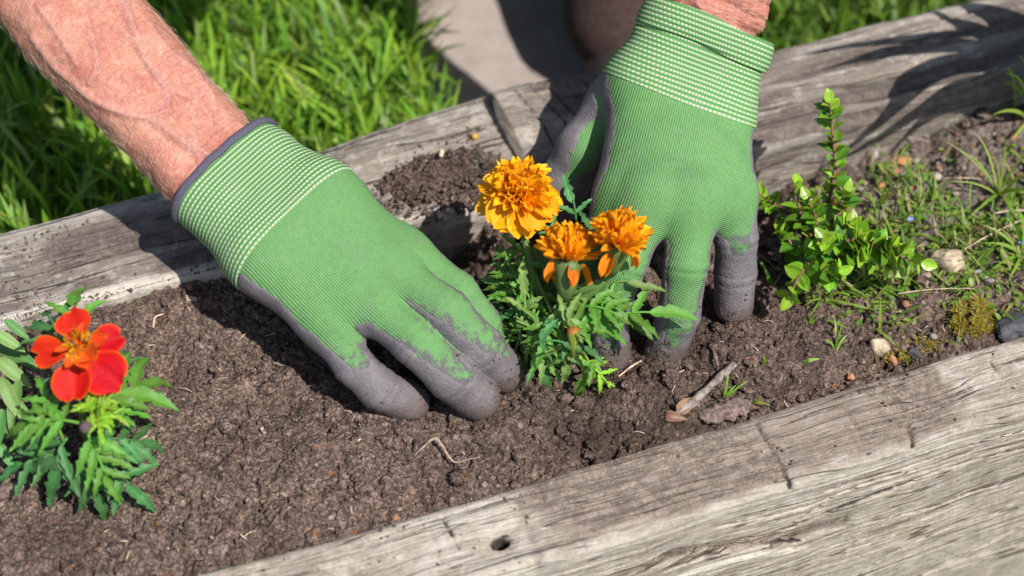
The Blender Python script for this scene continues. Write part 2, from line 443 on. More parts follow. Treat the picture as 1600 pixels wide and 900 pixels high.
M = dict(
    soil=mat_soil(),
    wood_near=mat_wood('weathered_oak', (0.58, 0.505, 0.425), (0.45, 0.385, 0.31), (0.16, 0.130, 0.10), (0.20, 0.157, 0.125)),
    wood_far=mat_wood('grey_oak', (0.46, 0.40, 0.34), (0.25, 0.212, 0.178), (0.07, 0.06, 0.053), (0.125, 0.098, 0.084), 0.12),
    leaf=mat_leaf('marigold_leaf'), gloss_leaf=mat_leaf('glossy_leaf', 0.25, 0.6, 0.18), grass=mat_leaf('grass_blade', 0.45, 0.4, 0.3),
    petal=mat_petal('petal'), knit=mat_knit(), cuff=mat_cuff(), coat=mat_coat(), skin=mat_skin(),
    trim=plain('grey_overlock_thread', (0.095, 0.09, 0.125), 0.8, 0.2, 0.35, 1500, 0.0006),
    trousers=plain('brown_cloth', (0.085, 0.055, 0.05), 0.95, 0.1, 0.2, 200, 0.0006),
    shirt=plain('blue_cloth', (0.12, 0.17, 0.26), 0.95, 0.1, 0.15, 200, 0.0005),
    shoe=plain('dark_leather', (0.05, 0.04, 0.035), 0.6, 0.4), hairm=plain('grey_hair', (0.3, 0.26, 0.22), 0.7),
    path=mat_path(), ground=plain('lawn_soil', (0.05, 0.07, 0.025), 1.0, 0.1, 0.5, 30, 0.004),
    twig=plain('dry_twig', (0.25, 0.205, 0.175), 0.85, 0.2, 0.5, 260, 0.0012), bark=plain('bark', (0.19, 0.135, 0.115), 0.9, 0.2, 0.5, 420, 0.0012),
    twigpale=plain('pale_root', (0.37, 0.27, 0.2), 0.85, 0.2, 0.4, 300),
    straw=plain('straw', (0.50, 0.38, 0.27), 0.8, 0.2, 0.4, 200), tan=plain('tan_stone', (0.43, 0.34, 0.24), 0.85, 0.3, 0.4, 160, 0.0012),
    grey=plain('grey_stone', (0.27, 0.25, 0.235), 0.85, 0.3, 0.4, 160, 0.0012), slate=plain('slate', (0.075, 0.073, 0.08), 0.7, 0.4, 0.3, 140, 0.001),
    white=plain('white_stone', (0.66, 0.6, 0.55), 0.8, 0.3, 0.15), orange=plain('orange_stone', (0.44, 0.2, 0.1), 0.85, 0.3, 0.3, 160),
    bead=plain('ochre_bead', (0.55, 0.30, 0.05), 0.35, 0.5, 0.15, 200), twigred=plain('shrub_twig', (0.20, 0.095, 0.065), 0.7, 0.3, 0.3), bud=plain('purple_bud', (0.11, 0.075, 0.075), 0.8, 0.2, 0.4, 900),
)

# ------------------------------------------------------------------ setting: soil of the raised bed
GROUND_Z = -0.125
def gsum(x, y, lst):
    h = np.zeros_like(x)
    for px, py, rx, ry, a in lst:
        c = W(px, py, 0.0)
        h = h + a * np.exp(-(((x - c[0]) / rx) ** 2 + ((y - c[1]) / ry) ** 2))
    return h

RELIEF = [(735, 385, 0.024, 0.020, -0.034), (700, 350, 0.016, 0.014, -0.012), (880, 560, 0.022, 0.018, -0.012), (960, 620, 0.02, 0.014, 0.006),
          (1100, 420, 0.022, 0.026, -0.012), (1050, 640, 0.022, 0.015, 0.008), (1130, 560, 0.02, 0.016, 0.006), (1240, 560, 0.03, 0.02, 0.005),
          (830, 640, 0.012, 0.009, 0.007), (700, 660, 0.02, 0.008, -0.004), (620, 670, 0.02, 0.01, 0.003), (1195, 260, 0.012, 0.02, -0.018), (1190, 380, 0.012, 0.03, -0.008),
          (440, 810, 0.01, 0.008, 0.006), (300, 620, 0.03, 0.02, 0.003), (650, 780, 0.03, 0.012, -0.004), (880, 700, 0.03, 0.01, -0.005), (980, 700, 0.012, 0.007, -0.009),
          (60, 800, 0.03, 0.012, -0.006), (652, 676, 0.011, 0.006, 0.006), (768, 674, 0.012, 0.007, 0.007), (830, 610, 0.008, 0.008, 0.007), (1152, 518, 0.011, 0.006, 0.006), (1040, 598, 0.012, 0.007, 0.007), (590, 640, 0.01, 0.008, 0.004), (500, 700, 0.014, 0.008, 0.004), (420, 620, 0.016, 0.01, -0.004), (330, 760, 0.02, 0.01, 0.005), (560, 780, 0.016, 0.008, 0.004), (1420, 330, 0.05, 0.03, 0.004), (960, 560, 0.008, 0.008, 0.004), (1040, 575, 0.009, 0.008, 0.006), (1500, 520, 0.02, 0.012, 0.006)]
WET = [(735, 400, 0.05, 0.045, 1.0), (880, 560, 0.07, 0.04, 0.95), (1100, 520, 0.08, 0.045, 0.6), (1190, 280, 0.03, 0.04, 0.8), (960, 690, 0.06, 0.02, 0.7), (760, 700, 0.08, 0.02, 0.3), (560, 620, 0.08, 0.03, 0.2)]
def soil_big(x, y):
    u, v = to_bed(np.stack([x, y], -1))
    h = gsum(x, y, RELIEF)
    h = h + 0.007 * sst(0.03, 0.06, v) * sst(0.0, -0.1, u)
    h = h - 0.010 * sst(0.08, 0.14, u) * sst(0.34, 0.26, u) * sst(-0.02, 0.03, v)
    h = h - 0.004 * sst(-0.09, -0.14, v) + 0.0045 * (fbm2(x * 16, y * 16, 3, 3) - 0.5) * 2
    return h
def soil_fine(x, y):
    wx = x + 0.004 * (vn2(x * 90, y * 90, 5) - 0.5); wy = y + 0.004 * (vn2(x * 90, y * 90, 6) - 0.5)
    h = np.zeros_like(x)
    for r, a, sd in ((0.021, 0.0048, 21), (0.0090, 0.0034, 31), (0.0042, 0.0021, 41), (0.0021, 0.0011, 51)):
        d, c = worley(wx / r, wy / r, sd)
        h = h + a * c * np.sqrt(np.clip(1 - (d * 1.25) ** 2, 0, 1)) - a * 0.4
    h = h + 0.0028 * (fbm2(x * 260, y * 260, 61, 4, 0.62) - 0.5) + 0.0016 * (vn2(x * 780, y * 780, 62) - 0.5)
    cr = np.abs(fbm2(wx * 38, wy * 38, 77, 4) - 0.5)
    h = h - 0.0060 * np.exp(-(cr / 0.013) ** 2) * sst(0.45, 0.62, vn2(x * 30, y * 30, 78))
    return h
def soil_z(x, y):
    return soil_big(np.atleast_1d(np.asarray(x, float)), np.atleast_1d(np.asarray(y, float)))[0]
def ground_pt(px, py, dz=0.0):
    z = 0.0
    for _ in range(4):
        p = W(px, py, z); z = float(soil_z(p[0], p[1]))
    p = W(px, py, z); p[2] += dz
    return p

def build_soil():
    us = np.concatenate([np.arange(-0.44, -0.312, 0.004), np.arange(-0.312, 0.40, 0.0009), np.arange(0.40, 0.62, 0.004)])
    vs = np.arange(-0.1405, 0.0645, 0.00085)
    U, V = np.meshgrid(us, vs, indexing='ij')
    x = U * BU[0] + V * BV[0]; y = U * BU[1] + V * BV[1]
    z = soil_big(x, y) + soil_fine(x, y)
    hx = 0.0018 * (vn2(x * 500, y * 500, 91) - 0.5); hy = 0.0018 * (vn2(x * 500, y * 500, 92) - 0.5)
    verts = np.stack([x + hx, y + hy, z], -1).reshape(-1, 3)
    n, m = U.shape
    i = np.arange(n * m).reshape(n, m)
    f = np.stack([i[:-1, :-1], i[1:, :-1], i[1:, 1:], i[:-1, 1:]], -1).reshape(-1, 4)
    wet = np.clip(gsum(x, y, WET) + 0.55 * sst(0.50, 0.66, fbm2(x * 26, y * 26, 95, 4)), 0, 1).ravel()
    grey = (sst(0.17, 0.26, U) * sst(-0.10, -0.04, V + 0.04 * (vn2(x * 30, y * 30, 8) - 0.5))).ravel()
    put('soil', mesh_np('soil', verts, f, M['soil'], dict(wet=wet, grey=grey)), kind='structure')
    # sides of the bed filling below
    return

def ico_np(sub):
    bm = bmesh.new(); bmesh.ops.create_icosphere(bm, subdivisions=sub, radius=1.0)
    v = np.array([x.co[:] for x in bm.verts]); f = np.array([[q.index for q in p.verts] for p in bm.faces]); bm.free()
    return v, f

def lumps(centres, radii, sub, seed, squash=0.75, rough=0.35):
    v0, f0 = ico_np(sub); n = len(v0); rng = np.random.default_rng(seed)
    V = []; k = len(centres)
    rot = rng.normal(size=(k, 3, 3)); rot = np.linalg.qr(rot)[0]
    sc = radii[:, None] * rng.uniform(0.65, 1.2, (k, 3))
    d = 1 + rough * rng.uniform(-1, 1, (k, n, 1))
    v = v0[None] * d * sc[:, None, :]
    v = np.einsum('kij,knj->kni', rot, v); v[..., 2] *= squash
    v = v + np.asarray(centres)[:, None, :]
    f = (f0[None] + (np.arange(k) * n)[:, None, None]).reshape(-1, 3)
    return v.reshape(-1, 3), f

def build_crumbs():
    rng = np.random.default_rng(5)
    n = 11000
    u = rng.uniform(-0.31, 0.40, n); v = rng.uniform(-0.138, 0.06, n)
    p = u[:, None] * BU + v[:, None] * BV
    dens = fbm2(p[:, 0] * 22, p[:, 1] * 22, 60, 3)
    keep = rng.uniform(size=n) < sst(0.35, 0.6, dens) + 0.25
    p = p[keep]
    z = soil_big(p[:, 0], p[:, 1]) + soil_fine(p[:, 0], p[:, 1])
    r = 0.0006 + 0.0011 * rng.uniform(size=len(p)) ** 2.5
    big = rng.uniform(size=len(p)) < 0.03
    r = np.where(big, rng.uniform(0.0022, 0.0046, len(p)), r)
    p[:, 2] = z + r * 0.25
    v1, f1 = lumps(p[~big], r[~big], 1, 1, rough=0.3)
    v2, f2 = lumps(p[big], r[big], 3, 2, rough=0.26, squash=0.6)
    # pressed clods heaved up round the hands and scattered over the bed
    pc = np.array([(rng.uniform(*a), rng.uniform(*b)) for a, b, k in (((820, 1000), (610, 720), 34), ((980, 1260), (520, 640), 46), ((560, 860), (640, 700), 30), ((300, 900), (660, 840), 34), ((40, 420), (560, 860), 26), ((690, 900), (330, 470), 24), ((1190, 1300), (470, 600), 14)) for _ in range(k)])
    rc = rng.uniform(0.0022, 0.0062, len(pc)) ; C3 = np.array([ground_pt(a, b, -0.15 * r) for (a, b), r in zip(pc, rc)])
    v4, f4 = lumps(C3, rc, 4, 8, squash=0.62, rough=0.05)
    rr = np.repeat(rc, len(v4) // len(rc)); cc = np.repeat(C3, len(v4) // len(rc), 0)
    v4 = cc + (v4 - cc) * (1 + 0.55 * (vn3(v4 * 420, 4) - 0.5) + 0.45 * (vn3(v4 * 1000, 5) - 0.5))[:, None]
    v2 = np.concatenate([v2, v4]); f2 = np.concatenate([f2, f4 + len(v2) - len(v4)])
    vv = np.concatenate([v1, v2]); ff = np.concatenate([f1, f2 + len(v1)])
    wet = np.clip(gsum(vv[:, 0], vv[:, 1], WET), 0, 1)
    put('soil_crumbs', mesh_np('soil_crumbs', vv, ff, M['soil'], dict(wet=wet, grey=np.zeros(len(vv)))), kind='stuff')
    # soil spilt over the timber tops: fine crumbs
    n = 2600
    u = rng.uniform(-0.33, 0.03, n); v = 0.06 + 0.065 * rng.uniform(size=n) ** 1.5
    keep = rng.uniform(size=n) < 0.15 + 0.9 * sst(0.45, 0.62, fbm2(u * 30, v * 40, 61, 3)); u = u[keep]; v = v[keep]
    p = u[:, None] * BU + v[:, None] * BV; r = 0.0003 + 0.0010 * rng.uniform(size=len(p)) ** 4; p[:, 2] = 0.0152 + r * 0.3
    n = 700
    u = rng.uniform(-0.21, 0.27, n); v = -0.141 - 0.045 * rng.uniform(size=n) ** 1.3
    keep = rng.uniform(size=n) < 0.08 + 0.9 * sst(0.45, 0.66, fbm2(u * 24, v * 40, 62, 3)); u = u[keep]; v = v[keep]
    q = u[:, None] * BU + v[:, None] * BV; r2 = 0.0003 + 0.0008 * rng.uniform(size=len(q)) ** 4; q[:, 2] = 0.0081 + r2 * 0.3
    v3, f3 = lumps(np.concatenate([p, q]), np.concatenate([r, r2]), 1, 3)
    put('spilt_soil', mesh_np('spilt_soil', v3, f3, M['soil'], dict(wet=np.full(len(v3), 0.0), grey=np.zeros(len(v3)))), kind='stuff')

# ------------------------------------------------------------------ timbers
def timber(us, v0, v1, z0, z1, qstep, mat, seed, r=0.006, wave=0.002, fn=None, cracks=30, hi='both'):
    """weathered sleeper: closed profile (front face, top, back face, underside) swept along the bed; returns mesh"""
    H = z1 - z0; B = v1 - v0
    a1 = np.concatenate([np.arange(0, H - 0.155, 0.006), np.arange(H - 0.155, H - r, qstep if hi in ('front', 'both') else 0.006)])
    arc = np.linspace(0, math.pi / 2, 8)
    prof = [(v0, z0 + a, 0, -1.0, 0.0) for a in a1]
    prof += [(v0 + r - r * math.cos(t), z1 - r + r * math.sin(t), 1, -math.cos(t), math.sin(t)) for t in arc]
    prof += [(v0 + r + b, z1, 1, 0.0, 1.0) for b in np.arange(qstep, B - 2 * r, qstep)]
    prof += [(v1 - r + r * math.sin(t), z1 - r + r * math.cos(t), 1, math.sin(t), math.cos(t)) for t in arc]
    prof += [(v1, z1 - r - a, 2, 1.0, 0.0) for a in np.linspace(0.003, H - r, 14)]
    prof = np.array(prof)
    dq = np.hypot(np.diff(prof[:, 0]), np.diff(prof[:, 1])); q = np.concatenate([[0], np.cumsum(dq)]) - (H - r)   # q = 0 where the top begins
    n, m = len(us), len(prof)
    U = np.repeat(us[:, None], m, 1); Q = np.repeat(q[None], n, 0)
    V = np.repeat(prof[None, :, 0], n, 0); Z = np.repeat(prof[None, :, 1], n, 0)
    NV = np.repeat(prof[None, :, 3], n, 0); NZ = np.repeat(prof[None, :, 4], n, 0)
    warp = 0.010 * (vn2(U * 7, Q * 9, seed) - 0.5) + 0.004 * (vn2(U * 22, Q * 30, seed + 1) - 0.5)
    Qw = Q + warp
    d = 0.0008 * (fbm2(U * 12, Qw * 420, seed + 2, 3) - 0.5) * 2 + 0.0007 * (fbm2(U * 6, Qw * 95, seed + 3, 3) - 0.5) * 2
    d = d + wave * (fbm2(U * 9, Q * 14, seed + 4, 3) - 0.5) * 2 + 0.0004 * (fbm2(U * 350, Q * 350, seed + 12, 2) - 0.5)
    crack = np.zeros_like(U)
    rng = np.random.default_rng(seed)
    for k in range(cracks):
        qc = rng.uniform(q[0] * 0.9, q[-1]); uc = rng.uniform(us[0], us[-1]); L = rng.uniform(0.03, 0.16); w = rng.uniform(0.0003, 0.0006)
        g = np.exp(-((Qw - qc - 0.02 * (U - uc) * rng.uniform(-1, 1)) / w) ** 2) * sst(L, L * 0.5, np.abs(U - uc))
        g = g * (0.4 + 0.6 * vn2(U * 80, Q * 0 + k, seed + 5))
        crack = np.maximum(crack, g)
    dirt = np.zeros_like(U); worn = np.zeros_like(U)
    if fn: d, crack, dirt, worn, U2, V2, Z2 = fn(U, Q, Qw, V, Z, d, crack, dirt, worn)
    else: U2, V2, Z2 = U, V, Z
    d = d - 0.0016 * crack
    V3 = V2 + NV * d; Z3 = Z2 + NZ * d
    P = U2[..., None] * BU + V3[..., None] * BV; P[..., 2] = Z3
    verts = P.reshape(-1, 3); i = np.arange(n * m).reshape(n, m)
    f = np.stack([i[:-1, :-1], i[1:, :-1], i[1:, 1:], i[:-1, 1:]], -1).reshape(-1, 4)
    bot = np.stack([i[:-1, -1], i[1:, -1], i[1:, 0], i[:-1, 0]], -1)
    f = [tuple(x) for x in np.concatenate([f, bot])[:, ::-1].tolist()]
    # end grain caps
    caps = []
    for row, rev in ((0, False), (n - 1, True)):
        ring = i[row].tolist(); caps.append(tuple(ring if rev else ring[::-1]))
    f += caps
    gr = np.stack([U, Qw, Z * 0], -1).reshape(-1, 3)
    return mesh_np('timber', verts, f, mat, dict(gr=gr, crack=np.clip(crack, 0, 1).ravel(), dirt=dirt.ravel(), worn=worn.ravel()))

def groove(U, Q, a, b, w):
    """distance mask to the segment a-b in (u, q)"""
    a = np.array(a); b = np.array(b); ab = b - a; t = np.clip(((U - a[0]) * ab[0] + (Q - a[1]) * ab[1]) / (ab @ ab), 0, 1)
    wob = 0.0012 * (vn2(U * 300, Q * 300, 15) - 0.5)
    return np.exp(-((np.hypot(U - a[0] - t * ab[0], Q - a[1] - t * ab[1]) + wob) / w) ** 2)

NEAR_V0, NEAR_V1, NEAR_Z = -0.187, -0.1398, 0.008
def near_q(px, py):
    w = W(px, py, NEAR_Z); u, v = to_bed(w); return float(u), float(v - NEAR_V0)
def front_q(px, py):
    r = FWD + (px - 800.0) / FPX * np.array([1.0, 0, 0]) - (py - 450.0) / FPX * UPV
    t = (NEAR_V0 - CAM @ BV) / (r @ BV); p = CAM + r * t
    return np.array([p @ BU, p[2] - (NEAR_Z - 0.005)])
def fn_near(U, Q, Qw, V, Z, d, crack, dirt, worn):
    top = sst(-0.004, 0.004, Q)
    # dusty grey-brown patches left by trodden soil
    def band(u0, u1, s=0.012): 
        uu = U + 0.012 * (fbm2(U * 60, Q * 60, 301, 3) - 0.5) + Q * 0.25
        return sst(u0 - s, u0 + s, uu) * sst(u1 + s, u1 - s, uu)
    e = sst(0.003, 0.012, Q + 0.012 * (fbm2(U * 40, Q * 40, 302, 3) - 0.5))
    pn = 0.55 + 0.9 * fbm2(U * 35, Q * 60, 310, 4)
    dirt = 0.62 * band(-0.035, 0.088) * e * pn + 0.40 * band(0.088, 0.20) * e * pn + 0.7 * band(0.168, 0.205, 0.006) * sst(0.018, 0.026, Q) + 0.22 * e
    dirt = dirt - 0.25 * band(-0.115, -0.05) * e + 0.25 * sst(0.036, 0.046, Q) * band(-0.03, 0.09)
    dirt = dirt * (Q < 0.055) + 0.0
    # cross cuts and dents over the top
    for a, b, w, k in (((1180, 655), (1238, 757), 0.0011, 1.0), ((1415, 655), (1425, 690), 0.0012, 0.9), ((1320, 632), (1335, 660), 0.0010, 0.7), ((810, 780), (850, 900), 0.004, 0.4), ((690, 805), (715, 850), 0.0009, 0.7), ((838, 758), (848, 775), 0.0008, 0.8), ((1545, 560), (1565, 590), 0.001, 0.5), ((675, 825), (690, 900), 0.002, 0.35)):
        g = groove(U, Q, near_q(*a), near_q(*b), w); crack = np.maximum(crack, g * k * (0.5 + 0.5 * vn2(U * 300, Q * 300, 33))); d = d - 0.0011 * g * k
    # rotten bolt hole
    hu, hq = near_q(778, 838)
    rr = np.hypot((U - hu) * (1 + 0.25 * (vn2(U * 700, Q * 700, 44) - 0.5)), (Q - hq) * 1.1) + 0.0022 * (fbm2(U * 260, Q * 500, 45, 3) - 0.5)
    d = d - 0.014 * sst(0.0058, 0.0036, rr) - 0.0016 * sst(0.0115, 0.0055, rr)
    crack = np.maximum(crack, 1.12 * sst(0.0057, 0.0044, rr)); dirt = np.where(rr < 0.0056, 0.0, dirt)
    # long checks down the front face, traced to (u, q) on the face itself, and a shallow hollow low on it with its shade painted in
    def pl(pts): return spline([front_q(*p) for p in pts], 14)
    for pts, w, k in (([(1040, 892), (1120, 864), (1200, 838), (1280, 806), (1340, 783), (1400, 761), (1480, 731), (1620, 696)], 0.0011, 1.0), ([(1120, 824), (1250, 796), (1350, 756), (1450, 728), (1550, 696), (1640, 670)], 0.0007, .95),
                      ([(1290, 769), (1400, 736), (1500, 701), (1640, 660)], 0.0005, .9), ([(1350, 818), (1450, 796), (1525, 771), (1640, 738)], 0.0007, .9), ([(1000, 880), (1150, 845), (1240, 815), (1300, 780)], 0.0005, .8),
                      ([(1280, 730), (1380, 705), (1480, 668), (1640, 625)], 0.0005, .75), ([(1430, 905), (1520, 860), (1640, 800)], 0.0007, .85), ([(1330, 905), (1420, 850), (1500, 820), (1600, 790)], 0.0006, .8), ([(960, 905), (1080, 868), (1150, 858), (1250, 846)], 0.0009, .9), ([(1220, 905), (1300, 868), (1400, 835)], 0.0007, .8), ([(1540, 905), (1640, 850)], 0.0007, .8)):
        P = pl(pts); g = np.zeros_like(U); m = (Q < 0.0) & (Q > -0.16)
        gm = np.zeros(m.sum()); um, qm = U[m], Q[m]
        for a, b in zip(P[:-1], P[1:]): gm = np.maximum(gm, groove(um, qm, a, b, w))
        g[m] = gm * (0.5 + 0.7 * vn2(um * 70, qm * 0, 49)); crack = np.maximum(crack, 1.1 * k * g); d = d - 0.0014 * np.clip(g, 0, 1)
    m = (Q < 0.0) & (Q > -0.16); hd = np.full(U.shape, 9.0); sd = np.full(U.shape, 9.0)
    for tgt, pts in ((hd, [(1040, 872), (1130, 856), (1230, 840), (1320, 815)]), (sd, [(1060, 905), (1110, 886), (1180, 868), (1255, 856)])):
        P = pl(pts); um, qm = U[m], Q[m]; best = np.full(um.shape, 9.0)
        for a, b in zip(P[:-1], P[1:]):
            ab = b - a; t = np.clip(((um - a[0]) * ab[0] + (qm - a[1]) * ab[1]) / (ab @ ab), 0, 1); best = np.minimum(best, np.hypot(um - a[0] - t * ab[0], qm - a[1] - t * ab[1]))
        tgt[m] = best
    rag = 0.004 * (fbm2(U * 120, Q * 260, 50, 4) - 0.5)
    hollow = sst(0.0085, 0.001, hd + rag); d = d - 0.0022 * hollow + 0.0010 * sst(0.004, 0.001, sd)
    crack = np.maximum(crack, 0.42 * hollow * fbm2(U * 60, Q * 260, 57, 4) * 1.4)
    dirt = np.maximum(dirt, 0.95 * hollow * (0.45 + fbm2(U * 40, Q * 160, 51, 3)))  # hollow's dark shading goes into the colour through both masks
    worn = 0.8 * sst(0.010, 0.002, np.abs(Q + 0.003)) * sst(0.35, 0.6, fbm2(U * 14, Q * 60, 52, 3)) + 1.0 * sst(0.0042, 0.002, sd + rag * 0.5)
    worn = worn + 0.6 * band(-0.105, -0.05) * top * fbm2(U * 40, Q * 90, 53, 3)
    # split-off splinter by the first saw cut, wavy inner arris
    su, sq = near_q(1188, 662); worn = np.maximum(worn, 0.9 * np.exp(-(((U - su - 0.004) / 0.004) ** 2 + ((Q - sq + 0.004) / 0.009) ** 2)))
    V2 = V + 0.0020 * (fbm2(U * 11, U * 0, 54, 3) - 0.5) * 2 + (0.0015 + 0.0065 * sst(-0.10, -0.21, U)) * (V > -0.16); Z2 = Z + 0.0015 * (fbm2(U * 8, U * 0 + 5, 55, 2) - 0.5) * 2
    return d, crack, dirt, worn, U, V2, Z2

FAR_Z = 0.015
def fn_far_left(U, Q, Qw, V, Z, d, crack, dirt, worn):
    mid = sst(0.0, 0.014, Q) * sst(0.084, 0.05, Q)
    dirt = (0.25 + 0.75 * sst(0.4, 0.62, fbm2(U * 18, Q * 40, 401, 4))) * mid * sst(0.0, -0.12, U) * 0.7 + 0.15 * mid
    dirt = dirt * (1 - 0.9 * sst(-0.06, -0.02, U))
    worn = 1.0 * sst(0.013, 0.005, np.abs(Q - 0.002)) * sst(0.25, 0.42, fbm2(U * 20, Q * 50, 402, 3))
    worn = worn + 0.55 * sst(0.058, 0.082, Q) * sst(0.42, 0.62, fbm2(U * 14, Q * 55, 403, 3))
    dirt = dirt * (1 - 0.9 * np.clip(worn, 0, 1)); crack = crack * (1 - 0.8 * np.clip(worn, 0, 1))
    V2 = V + 0.003 * (fbm2(U * 9, U * 0, 404, 3) - 0.5) * 2 + 0.013 * sst(-0.14, 0.03, U) * sst(0.09, 0.137, V)
    Z2 = Z + 0.0018 * (fbm2(U * 10, V * 20, 405, 2) - 0.5) * 2
    Z2 = Z2 - 0.003 * sst(0.115, 0.137, V) * (Z > 0) * sst(0.0, -0.1, U)
    return d, crack, dirt, worn, U, V2, Z2
def fn_far_right(U, Q, Qw, V, Z, d, crack, dirt, worn):
    dirt = (0.30 + 0.5 * sst(0.40, 0.62, fbm2(U * 7, Q * 75, 501, 4))) * (Q > -0.02)
    for q0, w, k in ((0.022, 0.004, .8), (0.036, 0.002, .7), (0.052, 0.003, .6), (0.010, 0.002, .7), (0.066, 0.0014, .7), (0.078, 0.002, .5)):
        g = np.exp(-((Qw - q0) / w) ** 2) * sst(0.35, 0.6, fbm2(U * 14, Q * 30, 510 + int(q0 * 1000), 3)); d = d - 0.0022 * g; crack = np.maximum(crack, 0.55 * k * g)
    worn = 0.5 * sst(0.5, 0.68, fbm2(U * 10, Q * 60, 502, 3)) * sst(-0.03, 0.05, Q) + 0.7 * sst(-0.012, -0.004, Q) * sst(0.010, 0.0, Q) * sst(0.4, 0.6, fbm2(U * 18, Q * 40, 503, 3))
    # thick weathered end: checks run slantwise across the corner
    end = sst(0.16, 0.06, U)
    for k, (du, w) in enumerate(((0.010, 0.0006), (0.022, 0.0004), (0.031, 0.0007), (0.044, 0.0004), (0.052, 0.0006), (0.064, 0.0004))):
        g = np.exp(-((U - 0.036 - du - 0.32 * (0.085 - Q) + 0.006 * (vn2(U * 50, Q * 50, 60 + k) - 0.5)) / w) ** 2) * sst(0.01, 0.03, Q) * sst(0.1, 0.085, Q)
        crack = np.maximum(crack, 0.8 * g); d = d - 0.0008 * g
    d = d + 0.0025 * (fbm2(U * 25, Q * 60, 505, 3) - 0.5) * (0.5 + end)
    hl = np.exp(-((Q - 0.028) / 0.012) ** 2) * sst(0.10, 0.16, U); d = d - 0.004 * hl
    V2 = V + 0.026 * sst(0.19, 0.06, U) * sst(0.07, 0.115, V) + 0.022 * sst(0.12, 0.05, U) * sst(0.08, 0.036, V) + 0.003 * (fbm2(U * 9, U * 0, 504, 3) - 0.5) * 2
    Z2 = Z - 0.008 * sst(0.12, 0.04, U) * (Z > -0.05) * sst(0.10, 0.06, V)
    return d, crack, dirt, worn, U, V2, Z2

def build_timbers():
    us = np.concatenate([np.arange(-0.6, -0.24, 0.006), np.arange(-0.24, 0.38, 0.0010), np.arange(0.38, 0.8, 0.006)])
    put('timber_beam', timber(us, NEAR_V0, NEAR_V1, -0.30, NEAR_Z, 0.00055, M['wood_near'], 71, 0.005, 0.0009, fn_near, 9, 'front'), None, None,
        'pale weathered oak timber along the front of the bed with a rotten bolt hole', 'timber', 'timber edging of the raised bed')
    us = np.concatenate([np.arange(-0.7, -0.34, 0.006), np.arange(-0.34, 0.0357, 0.0013)])
    put('timber_beam', timber(us, 0.058, 0.137, -0.2, FAR_Z, 0.0010, M['wood_far'], 171, 0.006, 0.0016, fn_far_left, 26, 'top'), None, None,
        'grey timber at the back left, strewn with soil, under the bare forearm', 'timber', 'timber edging of the raised bed')
    us = np.concatenate([np.arange(0.0365, 0.46, 0.0013), np.arange(0.46, 0.9, 0.006)])
    put('timber_beam', timber(us, 0.036, 0.115, -0.2, 0.030, 0.0008, M['wood_far'], 271, 0.010, 0.0024, fn_far_right, 24, 'front'), None, None,
        'rough grey timber at the back right, crossed by plant shadows behind the shrub', 'timber', 'timber edging of the raised bed')

# ------------------------------------------------------------------ ground, path, grass
def sheet(name, x0, x1, y0, y1, z, mat, nx=2, ny=2, amp=0.0, sc=10, seed=0):
    x, y = np.meshgrid(np.linspace(x0, x1, nx), np.linspace(y0, y1, ny), indexing='ij')
    zz = np.full_like(x, z) + amp * (fbm2(x * sc, y * sc, seed, 4) - 0.5)
    i = np.arange(nx * ny).reshape(nx, ny)
    f = np.stack([i[:-1, :-1], i[1:, :-1], i[1:, 1:], i[:-1, 1:]], -1).reshape(-1, 4)
    return mesh_np(name, np.stack([x, y, zz], -1).reshape(-1, 3), f, mat)

def blade_mesh(name, base, az, lean, length, width, colr, mat, seg=4, curl=None, fold=0.25, rng=None):
    """many curved, folded blades in one mesh: 3 vertices across"""
    n = len(base); rng = rng or np.random.default_rng(0)
    curl = rng.uniform(0.2, 0.9, n) if curl is None else curl
    t = np.linspace(0, 1, seg + 1)
    hd = np.stack([np.cos(az), np.sin(az), np.zeros(n)], -1); sd = np.stack([-np.sin(az), np.cos(az), np.zeros(n)], -1)
    th = lean[:, None] + curl[:, None] * t[None]          # angle from vertical
    dl = length[:, None] / seg
    r = np.cumsum(np.sin(th) * dl, 1) - np.sin(th[:, :1]) * dl; h = np.cumsum(np.cos(th) * dl, 1) - np.cos(th[:, :1]) * dl
    mid = base[:, None] + r[..., None] * hd[:, None] + h[..., None] * np.array([0, 0, 1.0])
    w = width[:, None] * np.clip(np.sin(math.pi * (0.12 + 0.88 * t)) ** 0.6, 0.03, 1)[None] * 0.5
    nrm = -np.cos(th)[..., None] * hd[:, None] + np.sin(th)[..., None] * np.array([0, 0, 1.0])
    L = mid + sd[:, None] * w[..., None] + nrm * (w * fold)[..., None]; R = mid - sd[:, None] * w[..., None] + nrm * (w * fold)[..., None]
    v = np.stack([L, mid, R], 2)                          # n, seg+1, 3, 3
    k = (seg + 1) * 3
    fi = []
    for s in range(seg):
        a = s * 3
        fi += [(a, a + 1, a + 4, a + 3), (a + 1, a + 2, a + 5, a + 4)]
    f = (np.array(fi)[None] + (np.arange(n) * k)[:, None, None]).reshape(-1, 4)
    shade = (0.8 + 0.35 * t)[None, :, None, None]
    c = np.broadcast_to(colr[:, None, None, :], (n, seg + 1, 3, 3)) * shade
    return v.reshape(-1, 3), f, c.reshape(-1, 3)

